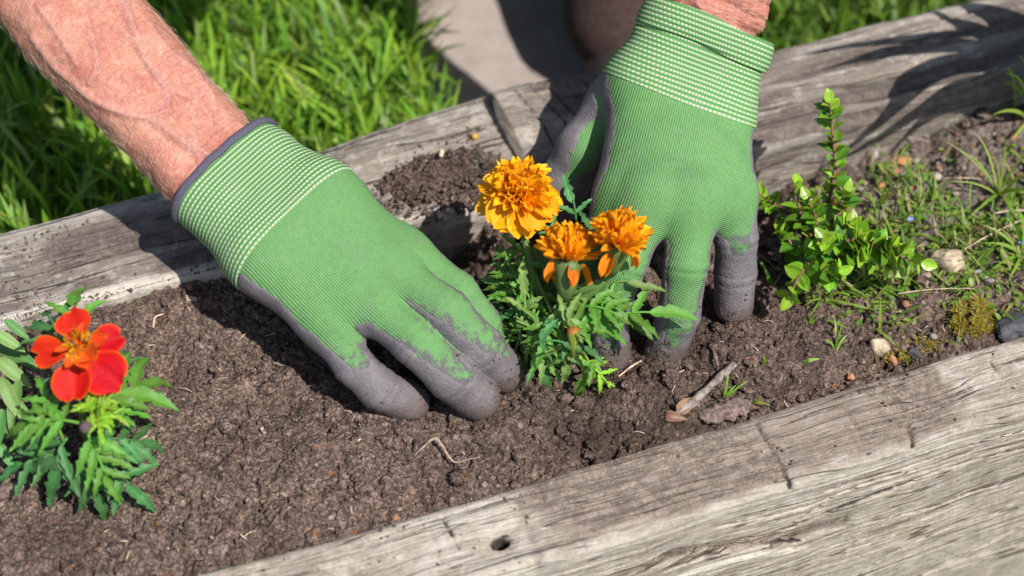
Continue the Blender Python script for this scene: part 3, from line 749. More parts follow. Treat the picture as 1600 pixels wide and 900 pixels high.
GREENS = np.array([(0.16, 0.33, 0.03), (0.24, 0.42, 0.035), (0.32, 0.48, 0.045), (0.10, 0.21, 0.03), (0.24, 0.33, 0.10), (0.38, 0.45, 0.07)])
def build_grass():
    rng = np.random.default_rng(31)
    B, A, Ln, Lg, Wd, Cc, Cu = [], [], [], [], [], [], []
    n = 7600
    x = rng.uniform(-0.62, 0.0, n); y = rng.uniform(0.08, 0.85, n)
    edge = -0.055 + 0.02 * np.sin(y * 14)
    u, v = to_bed(np.stack([x, y], -1))
    k = (x < edge) & (v > 0.15)
    x = x[k]; y = y[k]
    x2 = rng.uniform(0.14, 0.62, 1900); y2 = rng.uniform(0.15, 0.7, 1900); u2, v2 = to_bed(np.stack([x2, y2], -1)); k2 = v2 > 0.14
    x = np.concatenate([x, x2[k2]]); y = np.concatenate([y, y2[k2]])
    for i in range(len(x)):
        rgt = x[i] > 0.1
        H = rng.uniform(0.035, 0.095) * (0.8 if rgt else 1.0)
        m = rng.integers(5, 9); hh = np.sort(rng.uniform(0.15, 1, m)) * H
        B.append(np.stack([np.full(m, x[i]) + rng.normal(0, 0.004, m), np.full(m, y[i]) + rng.normal(0, 0.004, m), GROUND_Z + hh], -1))
        A.append(rng.uniform(0, 2 * math.pi, m)); Ln.append(rng.uniform(0.1, 0.75, m)); Lg.append(rng.uniform(0.022, 0.05, m)); Wd.append(rng.uniform(0.0020, 0.0042, m))
        c = GREENS[rng.choice(6, m, p=[.26, .28, .2, .12, .1, .04])]
        Cc.append(c * rng.uniform(0.75, 1.15) * (0.6 if rgt else 1.0)); Cu.append(rng.uniform(-0.2, 0.9, m))
    cat = lambda q: np.concatenate(q)
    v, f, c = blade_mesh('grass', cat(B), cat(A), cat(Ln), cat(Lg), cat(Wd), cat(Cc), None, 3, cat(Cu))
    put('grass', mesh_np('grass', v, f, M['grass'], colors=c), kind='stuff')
    xs = np.array([-150., -1, 1, 150]); vs = np.array([-150., -0.165, -0.162, 1.5, 150]); hz = np.array([-0.26, -0.26, GROUND_Z - 0.012, GROUND_Z - 0.012, GROUND_Z - 0.012])
    g = np.array([bed(a, b, h) for a in xs for b, h in zip(vs, hz)]); i = np.arange(20).reshape(4, 5)
    put('ground', mesh_np('ground', g, np.stack([i[:-1, :-1], i[1:, :-1], i[1:, 1:], i[:-1, 1:]], -1).reshape(-1, 4), M['ground']), kind='structure')
    put('path', sheet('path', -0.10, 0.20, 0.10, 1.6, GROUND_Z, M['path'], 80, 200, 0.010, 14, 9), kind='structure')

build_soil(); build_crumbs(); build_timbers(); build_grass()

# ------------------------------------------------------------------ person: signed distance modelling
def roundcone(p, a, b, r1, r2):
    a = np.asarray(a, float); b = np.asarray(b, float)
    ba = b - a; l2 = ba @ ba; rr = r1 - r2; a2 = l2 - rr * rr; il2 = 1.0 / l2
    pa = p - a; y = pa @ ba; z = y - l2
    xx = pa * l2 - y[..., None] * ba; x2 = (xx * xx).sum(-1); y2 = y * y * l2; z2 = z * z * l2
    k = np.sign(rr) * rr * rr * x2
    out = (np.sqrt(np.maximum(x2 * a2 * il2, 0)) + y * rr) * il2 - r1
    m1 = np.sign(z) * a2 * z2 > k
    m2 = (~m1) & (np.sign(y) * a2 * y2 < k)
    out = np.where(m1, np.sqrt(np.maximum(x2 + z2, 0)) * il2 - r2, out)
    out = np.where(m2, np.sqrt(np.maximum(x2 + y2, 0)) * il2 - r1, out)
    return out

def smin(a, b, k):
    h = np.clip(0.5 + 0.5 * (b - a) / k, 0, 1)
    return b * (1 - h) + a * h - k * h * (1 - h)

def sdf(p, groups, k_groups=0.006):
    """groups: list of (k, [(a, b, ra, rb), ...]); cones blend inside a group with k, groups with k_groups"""
    tot = None
    for k, prims in groups:
        d = None
        for a, b, ra, rb in prims:
            e = roundcone(p, a, b, ra, rb)
            d = e if d is None else smin(e, d, k)
        tot = d if tot is None else smin(d, tot, k_groups)
    return tot

def surface_nets(f, org, h):
    ins = f < 0
    c = [ins[i:ins.shape[0] - 1 + i, j:ins.shape[1] - 1 + j, k:ins.shape[2] - 1 + k] for i in (0, 1) for j in (0, 1) for k in (0, 1)]
    s = sum(x.astype(np.int8) for x in c)
    act = np.argwhere((s > 0) & (s < 8))
    idx = -np.ones(s.shape, dtype=np.int64); idx[act[:, 0], act[:, 1], act[:, 2]] = np.arange(len(act))
    offs = np.array([(i, j, k) for i in (0, 1) for j in (0, 1) for k in (0, 1)])
    v = np.stack([f[act[:, 0] + o[0], act[:, 1] + o[1], act[:, 2] + o[2]] for o in offs], -1)
    acc = np.zeros((len(act), 3)); cnt = np.zeros(len(act))
    for a in range(8):
        for b in range(a + 1, 8):
            if np.abs(offs[a] - offs[b]).sum() == 1:
                m = (v[:, a] < 0) != (v[:, b] < 0)
                t = np.where(m, v[:, a] / np.where(m, v[:, a] - v[:, b], 1), 0)
                acc += np.where(m[:, None], offs[a] + t[:, None] * (offs[b] - offs[a]), 0); cnt += m
    verts = org + h * (act + acc / cnt[:, None])
    faces = []
    for ax in range(3):
        sl0 = [slice(1, -1)] * 3; sl1 = [slice(1, -1)] * 3
        sl0[ax] = slice(0, -1); sl1[ax] = slice(1, None)
        a = ins[tuple(sl0)]; b = ins[tuple(sl1)]
        e = np.argwhere(a != b); o = np.array([1, 1, 1]); o[ax] = 0
        e = e + o; fl = ins[e[:, 0], e[:, 1], e[:, 2]]
        p, q = [(1, 2), (2, 0), (0, 1)][ax]
        dp = np.zeros(3, int); dp[p] = 1; dq = np.zeros(3, int); dq[q] = 1
        g = lambda w: idx[w[:, 0], w[:, 1], w[:, 2]]
        quad = np.stack([g(e - dp - dq), g(e - dq), g(e), g(e - dp)], -1)
        quad[~fl] = quad[~fl][:, ::-1]
        faces.append(quad)
    F = np.concatenate(faces)
    return verts, F[(F >= 0).all(1)]

def mesh_sdf(fn, lo, hi, h):
    lo = np.asarray(lo, float); hi = np.asarray(hi, float)
    n = np.ceil((hi - lo) / h).astype(int) + 1
    B = 12; nb = np.ceil(n / B).astype(int); n = nb * B
    f = np.empty(n, dtype=np.float32)
    bc = np.stack(np.meshgrid(*[(np.arange(k) + 0.5) * B * h for k in nb], indexing='ij'), -1).reshape(-1, 3) + lo
    dc = fn(bc)
    bi = np.stack(np.meshgrid(*[np.arange(k) for k in nb], indexing='ij'), -1).reshape(-1, 3)
    loc = np.stack(np.meshgrid(*[np.arange(B) * h] * 3, indexing='ij'), -1)
    near = np.abs(dc) < B * h * 1.1 + 0.012
    fb = np.broadcast_to(np.where(dc < 0, -1.0, 1.0)[:, None, None, None], (len(bc), B, B, B)).astype(np.float32).copy()
    ni = np.where(near)[0]
    for s in range(0, len(ni), 60):
        q = ni[s:s + 60]
        P = lo + bi[q][:, None, None, None, :] * (B * h) + loc[None]
        fb[q] = fn(P.reshape(-1, 3)).reshape(len(q), B, B, B)
    f = fb.reshape(*nb, B, B, B).transpose(0, 3, 1, 4, 2, 5).reshape(n)
    return surface_nets(f, lo, h)

def grad(fn, p, e=0.0008):
    g = np.stack([fn(p + np.eye(3)[i] * e) - fn(p - np.eye(3)[i] * e) for i in range(3)], -1)
    return g / (np.linalg.norm(g, axis=1)[:, None] + 1e-12)

def compact(v, f, keep):
    f = f[keep]; used = np.unique(f); m = -np.ones(len(v), dtype=np.int64); m[used] = np.arange(len(used))
    return used, m[f]

def unit(a): a = np.asarray(a, float); return a / np.linalg.norm(a)

class Hand:
    pass

def chain_param(p, pts):
    """distance to a polyline and running parameter 0..1 along it"""
    pts = np.asarray(pts); L = np.linalg.norm(np.diff(pts, axis=0), axis=1); cum = np.concatenate([[0], np.cumsum(L)]) / L.sum()
    best = np.full(len(p), 9.0); par = np.zeros(len(p)); tan = np.zeros((len(p), 3))
    for i in range(len(pts) - 1):
        ab = pts[i + 1] - pts[i]; t = (p - pts[i]) @ ab / (ab @ ab)
        lo = -5.0 if i == 0 else 0.0; hi = 5.0 if i == len(pts) - 2 else 1.0
        tc = np.clip(t, 0, 1); d = np.linalg.norm(p - pts[i] - tc[:, None] * ab, axis=1)
        m = d < best; best = np.where(m, d, best); par = np.where(m, cum[i] + np.clip(t, lo, hi) * (cum[i + 1] - cum[i]), par)
        tan = np.where(m[:, None], ab / np.linalg.norm(ab), tan)
    return best, par, tan

HANDS = {}
def hand_setup(key, cuff_top, cuff_low, carp, mcps, fingers, thumb, wtop, wlow, dorsal_tilt, radii):
    h = Hand(); h.key = key
    h.T = W(*cuff_top); h.L = W(*cuff_low)
    h.ax = unit(h.L - h.T); h.len = np.linalg.norm(h.L - h.T)
    mc = np.array([W(*m) for m in mcps])                 # index, middle, ring, little
    ac = mc[3] - mc[0]; ac = unit(ac - h.ax * (ac @ h.ax))
    h.ac = ac
    dn = np.cross(h.ax, ac); dn = unit(dn if dn[2] > 0 else -dn)
    h.dn = dn
    h.coat_dir = unit(dn + dorsal_tilt * ac)
    h.chains = [np.array([mc[i]] + [W(*q) for q in fingers[i]]) for i in range(4)]
    h.thumb = np.array([W(*q) for q in thumb])
    R = radii
    cuffg = []
    for sgn in (-1, 0, 1):
        o0 = ac * sgn * (wtop / 2 - 0.0185); o1 = ac * sgn * (wlow / 2 - 0.0185)
        cuffg.append((h.T - h.ax * 0.03 + o0, h.L + o1, 0.0185, 0.0185 if sgn else 0.019))
    palm = []
    for i in range(4):
        k = (i - 1.5) / 1.5
        c = h.L + ac * k * (wlow / 2 - 0.0185)
        palm.append((c, mc[i], 0.0165, R[i][0] + 0.0006))
        if i < 3: palm.append((h.L * 0.35 + 0.65 * (mc[i] + mc[i + 1]) / 2 - dn * 0.004, (h.chains[i][0] * 0.78 + h.chains[i][1] * 0.22 + h.chains[i + 1][0] * 0.78 + h.chains[i + 1][1] * 0.22) / 2 - dn * 0.004, 0.011, 0.0095))
    palm.append((h.L - ac * 0.018 - dn * 0.006, h.thumb[0], 0.016, 0.0155))
    fg = []
    for i in range(4):
        ch = h.chains[i]; r = R[i]
        fg.append((0.004, [(ch[j], ch[j + 1], r[j], r[j + 1]) for j in range(len(ch) - 1)]))
    tc = h.thumb
    fg.append((0.006, [(tc[j], tc[j + 1], [0.0165, 0.0145, 0.0135][j], [0.0145, 0.0135, 0.0125][j]) for j in range(len(tc) - 1)]))
    cp = cuffg + palm
    # finger groups blend with the palm but only tightly with each other
    def fn(p):
        base = None
        for a, b, ra, rb in cp:
            e = roundcone(p, a, b, ra, rb); base = e if base is None else smin(e, base, 0.018)
        f = None
        for k, prims in fg:
            d = None
            for a, b, ra, rb in prims:
                e = roundcone(p, a, b, ra, rb); d = e if d is None else smin(e, d, k)
            f = d if f is None else smin(d, f, 0.0018)
        return smin(f, base, 0.009)
    h.fn = fn
    allp = np.concatenate([np.concatenate(h.chains), h.thumb, [h.T - h.ax * 0.012 + ac * 0.05, h.T - h.ax * 0.012 - ac * 0.05, h.L + ac * 0.05, h.L - ac * 0.05]])
    h.lo = allp.min(0) - 0.026; h.hi = allp.max(0) + 0.026
    HANDS[key] = h
    return h

hl = hand_setup('near', (352, 268, 0.082), (462, 358, 0.071), None,
    [(629, 394, 0.055), (597, 420, 0.060), (555, 455, 0.056), (503, 499, 0.045)],
    [[(713, 458, 0.047), (750, 508, 0.029), (772, 556, 0.001)],
     [(698, 488, 0.055), (748, 543, 0.033), (786, 580, 0.008)],
     [(650, 535, 0.047), (706, 590, 0.029), (747, 623, 0.008)],
     [(552, 570, 0.033), (592, 607, 0.021), (638, 629, 0.007)]],
    [(548, 352, 0.036), (622, 414, 0.018), (690, 470, 0.002), (725, 515, -0.010)], 0.071, 0.083, -0.15,
    [(0.0126, 0.0116, 0.0112, 0.0106), (0.0132, 0.0123, 0.0122, 0.0117), (0.0131, 0.0122, 0.0123, 0.0120), (0.0122, 0.0101, 0.0106, 0.0112)])
hr = hand_setup('far', (1106, 42, 0.118), (1063, 155, 0.086), None,
    [(972, 300, 0.076), (1018, 306, 0.084), (1084, 310, 0.083), (1141, 304, 0.073)],
    [[(938, 395, 0.046), (908, 462, 0.016), (892, 510, -0.010)],
     [(974, 412, 0.060), (946, 490, 0.032), (954, 553, 0.003)],
     [(1072, 412, 0.060), (1060, 492, 0.030), (1036, 557, -0.002)],
     [(1150, 372, 0.054), (1149, 425, 0.032), (1146, 476, 0.010)]],
    [(962, 168, 0.072), (912, 232, 0.058), (880, 285, 0.036), (862, 330, 0.018)], 0.069, 0.083, 0.0,
    [(0.0132, 0.0122, 0.0116, 0.0106), (0.0136, 0.0124, 0.0116, 0.0112), (0.0134, 0.0115, 0.0113, 0.0113), (0.0130, 0.0112, 0.0112, 0.0110)])

def build_glove(h, parent, g0, label, t0, t1, gmax, fold):
    v, f = mesh_sdf(h.fn, h.lo, h.hi, 0.00115)
    nrm = grad(h.fn, v)
    s = (v - h.T) @ h.ax
    loc = v - h.T
    y = loc @ h.ac; zz = loc @ h.dn
    # finger parameter: which chain is nearest, and how far along
    best = np.full(len(v), 9.0); par = np.zeros(len(v)); which = np.zeros(len(v), int); tan = np.tile(h.ax, (len(v), 1))
    for i, ch in enumerate(h.chains):
        d, p, tg = chain_param(v, ch); m = d < best; tan = np.where(m[:, None], tg, tan); best = np.where(m, d, best); par = np.where(m, p, par); which = np.where(m, i, which)
    d, p, tg = chain_param(v, h.thumb); m = (d < best) & (d < 0.02); par = np.where(m, p * 0.8, par); which = np.where(m, 4, which)
    tt = np.clip((par - np.array(t0)[which]) / (np.array(t1)[which] - np.array(t0)[which]), 0, 1)
    g = g0 + (gmax - g0) * tt ** 1.2
    nz = vn3(v * 160, 3) - 0.5; nz2 = vn3(v * 420, 5) - 0.5
    k = sst(0.0, 0.25, par)[:, None]
    tl = tan * k + h.ax * (1 - k); tl /= np.linalg.norm(tl, axis=1)[:, None]
    dl = h.coat_dir - tl * (tl @ h.coat_dir)[:, None]; dl /= np.linalg.norm(dl, axis=1)[:, None]
    nt = nrm - tl * (nrm * tl).sum(1)[:, None] * np.clip(1.15 - par, 0, 1)[:, None]; nt /= np.linalg.norm(nt, axis=1)[:, None] + 1e-9
    nd = (nt * dl).sum(1)
    c = (g - nd) * 0.013 + nz * 0.0018 + nz2 * 0.0007
    # knit folds and small creases
    wr = 0.0006 * (vn3(v * 90, 8) - 0.5) + 0.0016 * (vn3(np.stack([s * 90, y * 28, zz * 28], -1), 9) - 0.5) * sst(h.len + 0.02, h.len - 0.005, s)
    cre = np.zeros(len(v))
    for i, ch in enumerate(h.chains):                      # creases across the finger joints
        for j in (1, 2):
            q = (v - ch[j]) @ unit(ch[j + 1] - ch[j - 1]); near = (which == i) & (np.linalg.norm(v - ch[j], axis=1) < 0.022)
            cre = cre + near * (np.exp(-((q - 0.003) / 0.0013) ** 2) + 0.8 * np.exp(-((q + 0.003) / 0.0011) ** 2)) * (0.4 + 0.9 * vn3(v * 130, 14))
    v = v + nrm * (wr - 0.0006 * cre)[:, None]
    smear = sst(0.12, 0.4, par) * (which < 4) * (nd > 0)
    L = h.len
    fs = s[f].mean(1)
    # body of the glove (the thing the rest hangs on)
    keep = (fs > L - 0.004)
    used, ff = compact(v, f, keep)
    off = -0.0008 * sst(L + 0.0006, L - 0.0006, s[used])
    vb = v[used] + nrm[used] * off[:, None]
    kb = np.stack([s, y, zz], -1)
    glove = put('glove', mesh_np('glove', shift(vb, h.L), ff, M['knit'], dict(kb=kb[used], coat=c[used], smear=smear[used])), parent, Matrix.Translation(Vector(h.L)), label)
    # grey dipped palm and fingertips: a skin over the knit wherever c > 0
    keep = (c[f].max(1) > -0.0016) & (fs > L - 0.003)
    used, ff = compact(v, f, keep)
    off = np.clip(c[used] * 0.55, -0.0007, 0.00042)
    off = np.where(s[used] < L + 0.001, -0.001, off)
    vc = v[used] + nrm[used] * off[:, None]
    soiled = np.clip(sst(0.022, 0.002, vc[:, 2]) + 0.35 * sst(0.4, 0.9, par[used]), 0, 1)
    put('palm_coating', mesh_np('palm_coating', shift(vc, h.L), ff, M['coat'], dict(soiled=soiled)), glove, Matrix.Translation(Vector(h.L)))
    # crumbs of soil stuck to the fingers
    rg = np.random.default_rng(len(v)); up = (nrm[:, 2] > 0.1) & (par > 0.3)
    pr = np.where(up, sst(0.045, 0.004, v[:, 2]) * (vn3(v * 110, 21) > 0.42), 0); pr = pr / pr.sum()
    ii = rg.choice(len(v), 520, p=pr); rad = 0.00025 + 0.0007 * rg.uniform(size=520) ** 3
    lv, lf = lumps(v[ii] + nrm[ii] * (0.0004 + rad * 0.4)[:, None], rad, 1, 6)
    put('soil_specks', mesh_np('soil_specks', shift(lv, h.L), lf, M['soil'], dict(wet=np.full(len(lv), 0.4), grey=np.zeros(len(lv)))), glove, Matrix.Translation(Vector(h.L)), kind='stuff')
    # knitted cuff
    keep = (fs < L + 0.0022) & (fs > 0.0)
    used, ff = compact(v, f, keep)
    off = np.where(s[used] < L, 0.0007, 0.0007 - 0.0014 * np.clip((s[used] - L) / 0.0016, 0, 1))
    if fold: off = off - 0.0015 * np.exp(-((s[used] - 0.0125) / 0.0014) ** 2)
    vc = v[used] + nrm[used] * off[:, None]
    put('cuff', mesh_np('cuff', shift(vc, h.L), ff, M['cuff'], dict(kc=kb[used])), glove, Matrix.Translation(Vector(h.L)))
    # rim: march outward from the axis to find the contour
    def contour(s0, n=96):
        a = np.arange(n) / n * 2 * math.pi
        d = np.cos(a)[:, None] * h.ac + np.sin(a)[:, None] * h.dn
        lo = np.full(n, 0.004); hi = np.full(n, 0.07); c0 = h.T + h.ax * s0
        for _ in range(22):
            mid = (lo + hi) / 2; ins = h.fn(c0 + d * mid[:, None]) < 0
            lo = np.where(ins, mid, lo); hi = np.where(ins, hi, mid)
        return c0, d, lo, a
    if not fold:
        c0, d, r, a = contour(0.0)
        r = r + 0.0013; n = len(a); m = 10; b = np.arange(m) / m * 2 * math.pi
        pts = []
        for j in range(m):
            pts.append(c0 + d * (r + 0.0017 * math.cos(b[j]))[:, None] + h.ax * (0.0024 * math.sin(b[j]) + 0.0006 * np.sin(a * 9) * 0.4)[:, None])
        P = np.array(pts).transpose(1, 0, 2).reshape(-1, 3); i = np.arange(n * m).reshape(n, m)
        F = np.stack([i, np.roll(i, -1, 1), np.roll(np.roll(i, -1, 1), -1, 0), np.roll(i, -1, 0)], -1).reshape(-1, 4)
        put('cuff_trim', mesh_np('cuff_trim', shift(P, h.L), F[:, ::-1], M['trim']), glove, Matrix.Translation(Vector(h.L)))
    else:
        m = 22; rows = []
        for j in range(m):
            t = j / m * 2 * math.pi
            s0 = 0.0035 - 0.0085 * math.cos(t)
            c0, d, r, a = contour(max(s0, -0.006)); n = len(a)
            out = 0.0010 + 0.0019 * math.sin(t) * (1.0 if math.sin(t) > 0 else 0.9) + 0.0005 * np.sin(a * 3 + 1)
            sag = 0.0016 * np.sin(a * 2 + 0.6)
            rows.append(c0 + h.ax * (s0 - max(s0, -0.006)) + d * (r + out)[:, None] + h.ax * sag[:, None])
        P = np.array(rows).transpose(1, 0, 2).reshape(-1, 3); i = np.arange(n * m).reshape(n, m)
        F = np.stack([i, np.roll(i, -1, 1), np.roll(np.roll(i, -1, 1), -1, 0), np.roll(i, -1, 0)], -1).reshape(-1, 4)
        lp = P - h.T
        put('cuff_fold', mesh_np('cuff_fold', shift(P, h.L), F, M['cuff'], dict(kc=np.stack([lp @ h.ax, lp @ h.ac, lp @ h.dn], -1))), glove, Matrix.Translation(Vector(h.L)))
    return glove

VEINS = [[(178, -10), (195, 12), (209, 49), (226, 89), (243, 117), (262, 142), (259, 169), (235, 187)],
         [(235, 184), (200, 178), (155, 160), (120, 133), (80, 98), (52, 60)], [(236, 186), (262, 203), (284, 222), (318, 240), (350, 262)],
         [(322, 128), (306, 160), (303, 209), (312, 250)], [(244, 108), (262, 128), (288, 150), (320, 146), (342, 128)], [(133, 18), (146, 67), (151, 102), (140, 130)],
         [(232, 40), (262, 78), (300, 110), (330, 150), (338, 190)], [(60, 10), (95, 60), (120, 100)], [(1090, 5), (1110, 28), (1150, 46)], [(1060, 8), (1085, 24), (1120, 40)]]
def build_person():
    root = empty('person', (0.05, 0.55, GROUND_Z), 'kneeling gardener with bare forearms and grey-green gloves pressing soil round the orange marigold', 'person')
    aL = hl.T; aR = hr.T
    pL = W(118, 22, 0.150)                                # mid forearm, seen at the left edge of the picture
    eL = aL + (pL - aL) / np.linalg.norm(pL - aL) * 0.225 + np.array([0, 0.02, 0.0]); sL = np.array([-0.17, 0.30, 0.43])
    sR = np.array([0.20, 0.31, 0.49])
    pR = aR + np.array([0.012, 0.028, 0.045]); eR = np.array([0.090, 0.168, 0.378])
    def forearm(T, ax, ac, mid, elbow, wr):
        o = ac * (wr / 2 - 0.0195)
        pr = []
        for sgn in (-1, 1):
            pr.append((T + ax * 0.035 + o * sgn * 0.85, T + ax * 0.004 + o * sgn * 0.92, 0.0140, 0.0165))
            pr.append((T + ax * 0.004 + o * sgn * 0.95, T - ax * 0.014 + o * sgn, 0.0165, 0.0190))
            pr.append((T - ax * 0.014 + o * sgn, mid + o * sgn * 1.15, 0.0190, 0.0228))
            pr.append((mid + o * sgn * 1.15, elbow + o * sgn * 0.8, 0.0215, 0.034))
        return pr
    fl = forearm(aL, hl.ax, hl.ac, pL, eL, 0.061); fr = forearm(aR, hr.ax, hr.ac, pR, eR, 0.059)
    # ulnar head at the little-finger side of the wrist
    fl.append((aL - hl.ax * 0.020 + hl.ac * 0.015 + hl.dn * 0.004, aL - hl.ax * 0.026 + hl.ac * 0.014 + hl.dn * 0.004, 0.0185, 0.0175))
    neck = np.array([0.005, 0.21, 0.46]); head = np.array([-0.075, 0.065, 0.445]); pelvis = np.array([0.05, 0.68, 0.20]); chest = np.array([0.02, 0.34, 0.41])
    hf = np.array([-0.02, -0.35, -0.93]); hf = unit(hf)    # looking down at the plant
    hup = unit(np.array([0, -0.93, 0.35])); hs = np.cross(hf, hup)
    hd = [(head, head + hup * 0.03, 0.078, 0.082), (head + hf * 0.03 - hup * 0.06, head + hf * 0.055 - hup * 0.085, 0.05, 0.035),
          (head + hf * 0.082 - hup * 0.0, head + hf * 0.108 - hup * 0.032, 0.009, 0.014), (head + hf * 0.088 + hs * 0.02 - hup * 0.062, head + hf * 0.088 - hs * 0.02 - hup * 0.062, 0.009, 0.009)]
    for sg in (-1, 1):
        hd.append((head + hs * 0.080 * sg + hup * 0.015, head + hs * 0.084 * sg - hup * 0.02, 0.017, 0.011))
        hd.append((head + hf * 0.074 + hs * 0.030 * sg + hup * 0.012, head + hf * 0.074 + hs * 0.036 * sg + hup * 0.012, 0.012, 0.012))
    core = [(eL, sL, 0.042, 0.05), (eR, sR, 0.042, 0.05), (sL, chest, 0.05, 0.06), (sR, chest, 0.05, 0.06), (chest, neck, 0.06, 0.05), (neck, head - hup * 0.02, 0.052, 0.055), (chest, pelvis, 0.07, 0.07)]
    def fn(p):
        d = None
        for grp, k in ((fl, 0.005), (fr, 0.005), (core + hd, 0.014)):
            g = None
            for q in grp:
                e = roundcone(p, *q); g = e if g is None else smin(e, g, k)
            d = g if d is None else smin(g, d, 0.014)
        return d
    pts = np.array([eL, eR, sL, sR, head + hup * 0.05, pelvis, aL + hl.ax * 0.03, aR + hr.ax * 0.03])
    v, f = mesh_sdf(fn, pts.min(0) - 0.13, pts.max(0) + 0.13, 0.004)
    # finer skin where the forearms are seen: split those faces, then press in veins and tendons
    me = mesh_np('body', v, f)
    bm = bmesh.new(); bm.from_mesh(me); bm.faces.ensure_lookup_table()
    cx, cy = PX(v)
    near = (cx > -60) & (cx < 1300) & (cy > -60) & (cy < 420) & ((np.linalg.norm(v - aL, axis=1) < 0.26) | (np.linalg.norm(v - aR, axis=1) < 0.11))
    ed = [e for e in bm.edges if near[e.verts[0].index] and near[e.verts[1].index]]
    bmesh.ops.subdivide_edges(bm, edges=ed, cuts=3, use_grid_fill=True)
    bm.to_mesh(me); bm.free()
    n = len(me.vertices); co = np.empty(n * 3, np.float32); me.vertices.foreach_get('co', co); v = co.reshape(-1, 3).astype(float)
    for _ in range(2):                                     # settle the split faces on the smooth surface
        d = fn(v); nr = grad(fn, v, 0.0015); v = v - nr * d[:, None]
    x, y = PX(v); vein = np.zeros(n); ten = np.zeros(n)
    facing = sst(0.0, 0.3, nr @ -FWD)
    for k, pl in enumerate(VEINS):
        sp = spline(pl, 60); dmin = np.full(n, 1e9)
        m = (x > -80) & (x < 1300) & (y < 420) & (y > -80)
        for a in sp: dmin[m] = np.minimum(dmin[m], np.hypot(x[m] - a[0], y[m] - a[1]))
        vein = np.maximum(vein, np.exp(-(dmin / (6.5 if k < 3 else 5.0)) ** 2) * (1.0 if k < 3 else 0.7))
    vein *= facing
    lump = (vn3(v * 60, 71) - 0.5) * 0.0022 + (vn3(v * 140, 72) - 0.5) * 0.0010
    s = (v - aL) @ hl.ax; t = (v - aL) @ hl.ac
    ten = 0.0012 * np.sin(t / 0.012 * math.pi + 0.8) * sst(-0.12, -0.02, s) * facing
    crease = -0.0007 * np.exp(-(((s + 0.008 + 0.006 * (vn3(v * 80, 73) - 0.5)) % 0.0065 - 0.003) / 0.0011) ** 2) * sst(-0.026, -0.004, s) * (s < 0.05) * (np.linalg.norm(v - aL, axis=1) < 0.06)
    s2 = (v - aR) @ hr.ax
    crease2 = -0.0009 * np.exp(-(((s2 + 0.006 * (vn3(v * 80, 74) - 0.5)) % 0.009 - 0.0045) / 0.0016) ** 2) * (np.linalg.norm(v - aR, axis=1) < 0.07)
    seen = (np.linalg.norm(v - aL, axis=1) < 0.3) | (np.linalg.norm(v - aR, axis=1) < 0.14)
    v = v + nr * ((0.0019 * vein + ten + crease + crease2) * seen + lump)[:, None]
    org = np.array([0.05, 0.55, GROUND_Z])
    me.vertices.foreach_set('co', shift(v, org).astype(np.float32).ravel())
    inside = np.maximum(sst(-0.010, 0.002, s) * (np.linalg.norm(v - aL, axis=1) < 0.09), sst(-0.004, 0.004, s2) * (np.linalg.norm(v - aR, axis=1) < 0.09))
    v = v - nr * (0.0032 * inside)[:, None]
    along = np.where((np.linalg.norm(v - aL, axis=1) < np.linalg.norm(v - aR, axis=1))[:, None], np.stack([s, t + 0.4 * ((v - aL) @ hl.dn), 0 * s], -1), np.stack([s2, (v - aR) @ hr.ac + 0.4 * ((v - aR) @ hr.dn), 0 * s], -1))
    me.attributes.new('along', 'FLOAT_VECTOR', 'POINT').data.foreach_set('vector', along.astype(np.float32).ravel())
    me.attributes.new('vein', 'FLOAT', 'POINT').data.foreach_set('value', vein.astype(np.float32))
    me.materials.append(M['skin']); me.polygons.foreach_set('use_smooth', np.ones(len(me.polygons), bool)); me.update()
    T0 = Matrix.Translation(Vector(org))
    put('body', me, root, T0)
    # clothes
    shirt = [(sL, eL + (sL - eL) * 0.35, 0.066, 0.06), (sR, eR + (sR - eR) * 0.35, 0.066, 0.06), (sL, chest, 0.075, 0.12), (sR, chest, 0.075, 0.12), (chest, pelvis, 0.135, 0.13), (neck - hf * 0.0 + np.array([0, .03, -.03]), chest, 0.07, 0.12)]
    def mk(prims, k):
        def q(p):
            d = None
            for a in prims:
                e = roundcone(p, *a); d = e if d is None else smin(e, d, k)
            return d + 0.006 * (vn3(p * 22, 81) - 0.5)
        return q
    def cloth(name, prims, mat, k=0.04, h=0.008):
        pp = np.array([a[0] for a in prims] + [a[1] for a in prims]); rm = max(max(a[2:]) for a in prims) + 0.02
        vv, ff = mesh_sdf(mk(prims, k), pp.min(0) - rm, pp.max(0) + rm, h)
        return put(name, mesh_np(name, shift(vv, org), ff, mat), root, T0)
    cloth('shirt', shirt, M['shirt'])
    kneeR = np.array([0.17, 0.44, 0.20]); footR = np.array([0.088, 0.335, GROUND_Z + 0.05]); hipR = pelvis + np.array([0.1, 0, 0]); hipL = pelvis - np.array([0.1, 0, 0])
    kneeL = np.array([-0.10, 0.62, GROUND_Z + 0.07]); footL = np.array([-0.09, 1.0, GROUND_Z + 0.07])
    cloth('trousers', [(hipR, kneeR, 0.095, 0.072), (kneeR, footR + np.array([0, 0, 0.01]), 0.066, 0.050), (hipL, kneeL, 0.095, 0.075), (kneeL, footL - np.array([0, 0.06, 0]), 0.072, 0.05), (hipL, hipR, 0.12, 0.12)], M['trousers'], 0.02, 0.007)
    def shoe(ankle, d):
        d = unit(d); a = np.array(ankle); a[2] = GROUND_Z + 0.042
        cloth('shoe', [(a + d * -0.03, a + d * 0.13 - np.array([0, 0, 0.008]), 0.042, 0.032), (a, a + np.array([0, 0, 0.03]), 0.042, 0.04)], M['shoe'], 0.01, 0.006)
    shoe(np.array([0.09, 0.40, 0]), np.array([0.0, -0.6, 0.0]))
    shoe(np.array([-0.09, 1.03, 0]), np.array([0, -1.0, 0]))
